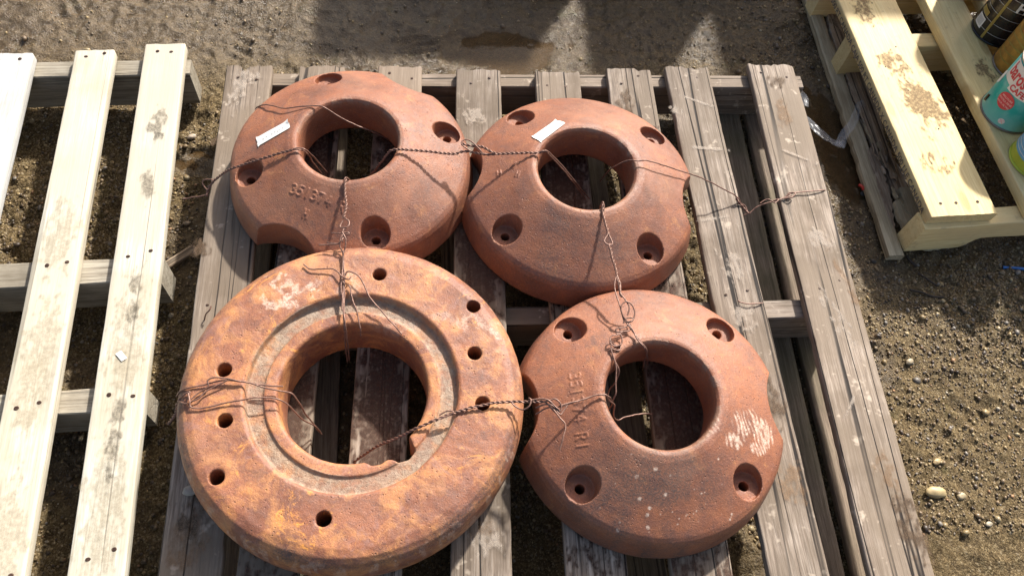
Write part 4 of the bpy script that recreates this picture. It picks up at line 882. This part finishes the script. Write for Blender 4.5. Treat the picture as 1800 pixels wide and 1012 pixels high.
wire('rusty twisted wire linking the right labelled casting to the paint smeared casting', [
    ('s', [(1054, 368, 0.07), (1056, 360, 0.105), (1059, 355, 0.114), (1062, 362, 0.113), (1062, 372, 0.11)]),
    ('t', [(1059, 358, 0.113), (1060, 375, 0.111), (1065, 395, 0.110), (1070, 413, 0.110)]),
    ('s', [(1069, 412, 0.110), (1062, 424, 0.111), (1068, 430, 0.112), (1076, 428, 0.112), (1072, 417, 0.111), (1068, 410, 0.11)]),
    ('t', [(1071, 428, 0.111), (1074, 445, 0.112), (1080, 465, 0.113), (1085, 485, 0.114)]),
    ('s', [(1084, 482, 0.114), (1081, 500, 0.115), (1084, 520, 0.115), (1090, 538, 0.115), (1095, 560, 0.113), (1102, 568, 0.112)]), ('s', [(1084, 482, 0.114), (1090, 500, 0.116), (1090, 515, 0.117), (1098, 525, 0.118), (1106, 540, 0.117), (1104, 555, 0.114)]),
    ('t', [(1085, 485, 0.114), (1089, 505, 0.116), (1092, 522, 0.115)]),
    ('s', [(1104, 568, 0.113), (1094, 552, 0.116), (1092, 538, 0.118), (1100, 530, 0.119), (1110, 535, 0.118), (1116, 548, 0.116), (1113, 562, 0.114), (1105, 567, 0.113)]),
    ('s', [(1098, 566, 0.113), (1110, 564, 0.115), (1111, 559, 0.114), (1098, 560, 0.113), (1096, 568, 0.112)]),
    ('s', [(1104, 566, 0.113), (1112, 580, 0.113), (1122, 598, 0.114), (1132, 610, 0.112), (1137, 622, 0.09), (1139, 640, 0.03)]), ('s', [(1102, 568, 0.113), (1114, 584, 0.113), (1126, 601, 0.113), (1137, 616, 0.105), (1134, 632, 0.07), (1131, 645, 0.04)]),
    ('s', [(1108, 570, 0.112), (1107, 580, 0.112), (1095, 582, 0.112), (1084, 583, 0.112), (1084, 577, 0.113), (1096, 576, 0.113), (1104, 572, 0.113)]),
    ('s', [(1096, 582, 0.112), (1086, 588, 0.113), (1076, 590, 0.114), (1073, 602, 0.114), (1082, 608, 0.112), (1093, 603, 0.112), (1092, 590, 0.112), (1082, 586, 0.112)]), ('s', [(1073, 598, 0.114), (1080, 606, 0.111), (1090, 610, 0.11), (1087, 616, 0.11), (1074, 612, 0.111)]),
    ('s', [(1074, 600, 0.113), (1076, 620, 0.112), (1082, 640, 0.11), (1083, 665, 0.105), (1082, 690, 0.10), (1076, 706, 0.09), (1070, 696, 0.10)]), ('s', [(1073, 612, 0.112), (1078, 630, 0.111), (1088, 650, 0.105), (1084, 668, 0.09), (1072, 685, 0.07), (1068, 700, 0.06)])])
wire('rusty twisted wire crossing from the large ring bore to the paint smeared casting', [
    ('t', [(612, 826, -0.01), (622, 812, 0.0), (645, 795, 0.025), (670, 780, 0.05), (700, 768, 0.075), (728, 754, 0.095), (755, 742, 0.104), (768, 737, 0.107), (800, 724, 0.108), (845, 712, 0.109), (885, 706, 0.111), (925, 706, 0.112), (958, 706, 0.113)]),
    ('s', [(765, 738, 0.106), (780, 733, 0.108), (797, 724, 0.110), (785, 722, 0.110), (772, 730, 0.108)]), ('s', [(898, 706, 0.112), (905, 714, 0.113), (918, 720, 0.114), (930, 714, 0.115), (934, 703, 0.115), (930, 700, 0.114)]),
    ('s', [(930, 704, 0.113), (950, 700, 0.115), (965, 704, 0.117), (978, 716, 0.116), (984, 722, 0.114), (976, 724, 0.112), (966, 714, 0.112), (958, 706, 0.113)]), ('s', [(958, 706, 0.114), (975, 702, 0.117), (985, 710, 0.116), (984, 722, 0.114), (974, 716, 0.113), (964, 704, 0.113)]),
    ('s', [(942, 728, 0.100), (955, 720, 0.106), (968, 716, 0.112), (978, 725, 0.113), (986, 736, 0.113), (994, 746, 0.113), (990, 768, 0.112), (984, 792, 0.108)]), ('s', [(942, 716, 0.105), (955, 711, 0.11), (970, 712, 0.113), (984, 728, 0.113), (990, 722, 0.113), (998, 712, 0.112)]),
    ('s', [(978, 716, 0.113), (1000, 710, 0.112), (1030, 700, 0.112), (1055, 693, 0.113), (1066, 695, 0.113), (1071, 703, 0.105), (1080, 712, 0.09), (1078, 730, 0.07), (1086, 738, 0.05), (1100, 732, 0.045), (1122, 728, 0.04), (1145, 727, 0.035)]),
    ('s', [(984, 713, 0.113), (1010, 706, 0.112), (1040, 696, 0.112), (1062, 694, 0.114), (1073, 700, 0.105), (1076, 710, 0.08), (1068, 722, 0.06)])])
wire('loose pair of rusty wires over the left side of the large ring', [
    ('s', [(311, 696, 0.075), (316, 688, 0.092), (330, 682, 0.104), (360, 676, 0.107), (385, 669, 0.109), (410, 668, 0.110), (440, 673, 0.109), (470, 682, 0.107), (500, 688, 0.104), (514, 692, 0.101), (525, 706, 0.085), (538, 728, 0.05), (562, 758, 0.0)]),
    ('s', [(335, 702, 0.108), (350, 690, 0.108), (366, 680, 0.110), (366, 668, 0.113), (378, 663, 0.114), (400, 665, 0.113), (430, 671, 0.110), (460, 676, 0.107), (497, 679, 0.105)]),
    ('s', [(330, 690, 0.108), (333, 704, 0.109), (334, 714, 0.108), (345, 717, 0.107), (370, 714, 0.107), (400, 707, 0.109), (440, 700, 0.110), (470, 699, 0.108), (492, 702, 0.105), (510, 715, 0.09), (530, 735, 0.06), (552, 748, 0.03), (566, 762, -0.01)]),
    ('s', [(335, 706, 0.108), (350, 700, 0.109), (365, 685, 0.110), (400, 668, 0.112)]), ('s', [(331, 709, 0.107), (322, 708, 0.102), (315, 703, 0.09), (323, 694, 0.102), (334, 688, 0.107), (330, 700, 0.107)])])
wire('short twisted wire end hanging off the left rim of the large ring', [('t', [(316, 703, 0.088), (311, 712, 0.075), (309, 725, 0.06), (303, 735, 0.045), (297, 744, 0.03)])])
wire('rusty twisted wire running left from the far left casting over the first board', [
    ('t', [(364, 345, 0.006), (366, 334, 0.012), (374, 320, 0.022), (388, 308, 0.04), (405, 297, 0.064), (440, 285, 0.086), (485, 271, 0.104), (512, 263, 0.113)]),
    ('s', [(508, 265, 0.112), (524, 260, 0.114), (540, 265, 0.108), (555, 280, 0.07), (575, 304, 0.02)]), ('s', [(508, 263, 0.112), (528, 263, 0.113), (542, 272, 0.095), (552, 288, 0.06), (566, 306, 0.02)]),
    ('s', [(376, 318, 0.022), (370, 315, 0.020), (360, 316, 0.014), (356, 321, 0.010), (360, 329, 0.009), (366, 334, 0.012)]), ('s', [(366, 340, 0.008), (360, 343, 0.004), (345, 346, 0.0), (322, 350, -0.006)])])
wire('thin single wire lying over the far side of the far left casting', [
    ('s', [(451, 200, 0.055), (451, 192, 'TL', 0.006), (470, 190, 'TL', 0.009), (500, 190, 0.098), (530, 187, 0.108), (558, 186, 0.113), (568, 188, 0.115), (582, 196, 0.108), (605, 210, 0.095), (635, 224, 0.08), (665, 236, 0.06), (690, 250, 0.03)])])
wire('rusty wire stretched from the right labelled casting to the outer right board', [
    ('s', [(1056, 318, 0.02), (1066, 304, 0.06), (1085, 290, 0.095), (1107, 281, 0.113), (1122, 283, 0.116), (1138, 282, 0.116), (1165, 290, 0.104), (1190, 298, 0.088), (1217, 307, 0.070), (1245, 318, 0.048), (1270, 332, 0.032), (1296, 346, 0.012), (1302, 356, 0.0), (1310, 362, -0.006), (1316, 376, -0.01), (1322, 371, -0.008), (1330, 364, -0.004), (1345, 358, 0.0), (1368, 352, 0.004), (1392, 344, 0.008)]),
    ('t', [(1294, 349, 0.012), (1300, 358, 0.004), (1307, 366, -0.002), (1314, 374, -0.006)]), ('s', [(1318, 374, -0.008), (1308, 378, -0.012), (1299, 386, -0.02)]),
    ('s', [(1336, 357, 0.003), (1345, 351, 0.006), (1353, 351, 0.008), (1362, 357, 0.006), (1368, 350, 0.006), (1358, 352, 0.004)]),
    ('s', [(1366, 352, 0.005), (1382, 345, 0.006), (1390, 341, 0.008), (1402, 338, 0.006), (1426, 336, 0.0055), (1447, 334, 0.0045), (1452, 335, 0.0)]), ('s', [(1380, 349, 0.006), (1392, 347, 0.010), (1398, 340, 0.010), (1388, 339, 0.008), (1382, 345, 0.006)])])
wire('bent rusty nail lying across the seventh board of the main pallet', [('s', [(1297, 527, 0.006), (1302, 531, 0.006), (1318, 534, 0.006), (1335, 533, 0.004), (1340, 533, 0.0035)])], 'bent_nail')
wire('short bent rusty nail sticking up on the first board beside the large ring', [('s', [(360, 561, 0.0), (362, 552, 0.012), (368, 545, 0.02), (371, 538, 0.022)])], 'bent_nail')

# ------------------------------------------------------------------ litter on the mud
def stick(label, pts, r, mat, name='twig', cat='twig'):
    P = [at(x, y, z) for x, y, z in pts]; P, s = resample(catmull(P), 0.004); P += 0.002 * (np.stack([fbm(s * 40, s * 0 + k, 75, 3) for k in range(3)], -1) - .5)
    V, F = tube(P, r, 8); o = link(name, mesh_np(name, V, F), mat); return tag(o, label, cat)
M_TWIG = plain('dark_twig', (0.045, 0.03, 0.02), 0.7, 0, 0.3, 150, 0.4)
stick('dark forked twig on the mud right of the main pallet', [(1600, 509, 0.004), (1622, 514, 0.006), (1640, 521, 0.005), (1658, 522, 0.004)], 0.0022, M_TWIG)
stick('thin dark twig above the forked twig by the right pallet', [(1614, 480, 0.004), (1630, 490, 0.006), (1648, 503, 0.005)], 0.0020, M_TWIG)
stick('short dark splinter below the corner of the right pallet', [(1594, 450, 0.003), (1602, 460, 0.004), (1612, 468, 0.003)], 0.0030, M_TWIG)
M_BLUEP = plain('blue_plastic', (0.02, 0.14, 0.42), 0.35, 0, 0.1, 60)
stick('blue plastic strip at the right edge below the yellow pallet', [(1763, 470, 0.004), (1785, 471, 0.006), (1812, 473, 0.004), (1840, 470, 0.004)], 0.0035, M_BLUEP, 'plastic_strip', 'plastic')
M_REDP = plain('red_plastic', (0.60, 0.04, 0.02), 0.4, 0, 0.1, 60)
stick('small red plastic scrap on the mud between two pallets', [(1511, 325, 0.008), (1517, 329, 0.011), (1518, 334, 0.008)], 0.0035, M_REDP, 'plastic_scrap', 'plastic')
# wooden lath sunk in the mud between the pallets
lath = link('wooden_lath', board_mesh('wooden_lath', 0.16, 0.018, 0.008, 401, chip=0.004, wob=0.002), W_ROT); p = at(338, 428, 0.012); lath.location = p; lath.rotation_euler = (0.03, 0.05, R_(-52)); tag(lath, 'narrow brown lath half sunk in mud between left and main pallets', 'lath')
p = at(205, 612, H + 0.0); scr = link('paper_scrap', patch('paper_scrap', -0.009, 0.009, -0.005, 0.005, 0.0012, 6, lambda X, Y: Y + 0.1 * X), M_PAPER); scr.location = (at(214, 626, H)[0], at(214, 626, H)[1], H + 0.0008); scr.rotation_euler = (0, 0, R_(-55)); tag(scr, 'tiny white paper scrap on the right board of the pale pallet', 'paper')
def litter():
    V, F = [], []; off = 0; r = np.random.default_rng(77)
    for k in range(650):
        x, y = r.uniform(-0.55, 1.9), r.uniform(-1.0, 0.55); z = float(gheight(np.array([x]), np.array([y]))[0]) + 0.002; L = r.uniform(0.005, 0.022) * (2 if r.random() < 0.08 else 1); a_ = r.uniform(0, 3.14); n = 4
        t = np.linspace(-0.5, 0.5, n)[:, None]; P = np.hstack([x + t * L * math.cos(a_) + r.normal(0, .0006, (n, 1)), y + t * L * math.sin(a_) + r.normal(0, .0006, (n, 1)), z + r.normal(0, 0.001, (n, 1))])
        v, f = tube(P, r.uniform(0.0004, 0.0011), 5); V.append(v); F.append(f + off); off += len(v)
    o = link('wood_litter', mesh_np('wood_litter', np.vstack(V), np.vstack(F)), M_LIT); tag(o, 'tiny dark wood slivers and straw bits strewn over the mud', None, None, 'stuff')
M_LIT = plain('sliver_wood', (0.20, 0.13, 0.06), 0.7, 0, 0.45, 9, 0.2)
litter()
# clear plastic film
F_ = MT('clear_film'); F_.set(Base_Color=(0.85, 0.87, 0.9), Roughness=0.15, Alpha=0.17); F_.b.inputs['Specular IOR Level'].default_value = 0.8; F_.normal(F_.bump(F_.noise(F_.tc.outputs['Object'], 60, 4), 0.6, 0.004)); F_ = F_.m
def film(label, cl, wd, seed):
    P = [at(x, y, z) for x, y, z in cl]; P, s = resample(catmull(P), 0.005); T_ = np.gradient(P, axis=0); T_ /= np.linalg.norm(T_, axis=1)[:, None]; N = np.cross(T_, (0, 0, 1)); n = len(P); m = 9; V = []
    for j in range(m):
        v = j / (m - 1) - 0.5; V.append(P + N * (v * wd * (0.7 + 0.6 * fbm(s * 18, s * 0 + seed, 76, 2)))[:, None] + np.array([0, 0, 1]) * (0.012 * (fbm(s * 45, s * 0 + v * 5 + seed, 77, 3) - 0.4))[:, None])
    V = np.stack(V, 1).reshape(-1, 3); i = np.arange(n * m).reshape(n, m)
    o = link('plastic_film', mesh_np('plastic_film', V, np.stack([i[:-1, :-1], i[1:, :-1], i[1:, 1:], i[:-1, 1:]], -1).reshape(-1, 4)), F_); return tag(o, label, 'plastic film')
film('long crumpled strip of clear plastic film on wet mud between pallets', [(1398, 196, 0.022), (1420, 214, 0.014), (1444, 236, 0.012), (1468, 252, 0.016), (1484, 254, 0.022)], 0.022, 2)
film('short clear plastic film strip lying over the grey lower board', [(1476, 258, 0.026), (1484, 236, 0.032), (1498, 218, 0.040), (1508, 190, 0.036), (1518, 182, 0.034)], 0.018, 5)
film('bluish scrap of clear film beside the far corner of the main pallet', [(1402, 158, 0.03), (1410, 172, 0.014), (1412, 188, 0.012)], 0.028, 9)

# ------------------------------------------------------------------ unseen crates added beyond the far edge to shade the far mud
def crate(name, x, y, w_, d_, h_, label, rz=0.0, mat=W_OLD, slats=5):
    c = empty(name, (x, y, 0.0), rz); tag(c, label, 'crate', 'slatted crates beyond the far edge'); sh = h_ / slats
    for k in range(slats):
        z = (k + 1) * sh - 0.004
        for (xa, ya, L, r_) in ((0, 0, w_, 'f'), (0, d_, w_, 'b'), (0, 0, d_, 'l'), (w_, 0, d_, 'r')):
            bm = bmesh.new(); bmesh.ops.create_cube(bm, size=1.0); bmesh.ops.scale(bm, vec=(L, 0.014, sh - 0.006), verts=bm.verts); bmesh.ops.bevel(bm, geom=bm.edges[:], offset=0.002, segments=1, affect='EDGES')
            o = link('side_board', from_bm('side_board', bm), W_OLDX, c)
            o.location = (xa + (L / 2 if r_ in 'fb' else 0), ya + (L / 2 if r_ in 'lr' else 0), z - sh / 2 + (0.001 if r_ in 'lr' else 0)); o.rotation_euler = (0, 0, 0 if r_ in 'fb' else math.pi / 2)
    for (xa, ya) in ((0.016, 0.016), (w_ - 0.016, 0.016), (0.016, d_ - 0.016), (w_ - 0.016, d_ - 0.016)):
        bm = bmesh.new(); bmesh.ops.create_cube(bm, size=1.0); bmesh.ops.scale(bm, vec=(0.03, 0.03, h_), verts=bm.verts); o = link('corner_post', from_bm('corner_post', bm), mat, c); o.location = (xa + 0.0005, ya + 0.0005, h_ / 2)
    bm = bmesh.new(); bmesh.ops.create_cube(bm, size=1.0); bmesh.ops.scale(bm, vec=(w_ + 0.02, d_ + 0.02, 0.015), verts=bm.verts); bmesh.ops.bevel(bm, geom=bm.edges[:], offset=0.003, segments=1, affect='EDGES'); o = link('lid', from_bm('lid', bm), mat, c); o.location = (w_ / 2, d_ / 2, h_ + 0.005)
    return c
CR = []
def crate_from_shadow(x0, x1, ylow, yb, h, label, d=0.5):
    """x0,x1: ground x span shaded at y=ylow; the crate's near face stands at y=yb"""
    s_ = (yb - ylow) / math.cos(R_(SUN_AZ)); dx = (yb - ylow) * math.tan(R_(SUN_AZ)); need = s_ * math.tan(R_(SUN_EL))
    return crate('wooden_crate', x0 + dx, yb, x1 - x0, d, need, label)
gx = lambda px, py: at(px, py, 0)[0]
crate_from_shadow(gx(560, 115), gx(935, 115), 0.16, 0.74, 0, 'wide slatted crate just beyond the far edge, leftmost of the row')
crate_from_shadow(gx(1050, 115), gx(1175, 115), 0.10, 0.74, 0, 'narrow slatted crate just beyond the far edge, middle of the row')
crate_from_shadow(gx(1280, 115), gx(1290, 115) + 0.30, 0.02, 0.80, 0, 'slatted crate beyond the far edge beside the yellow pallet')
print('objects', len(bpy.data.objects))
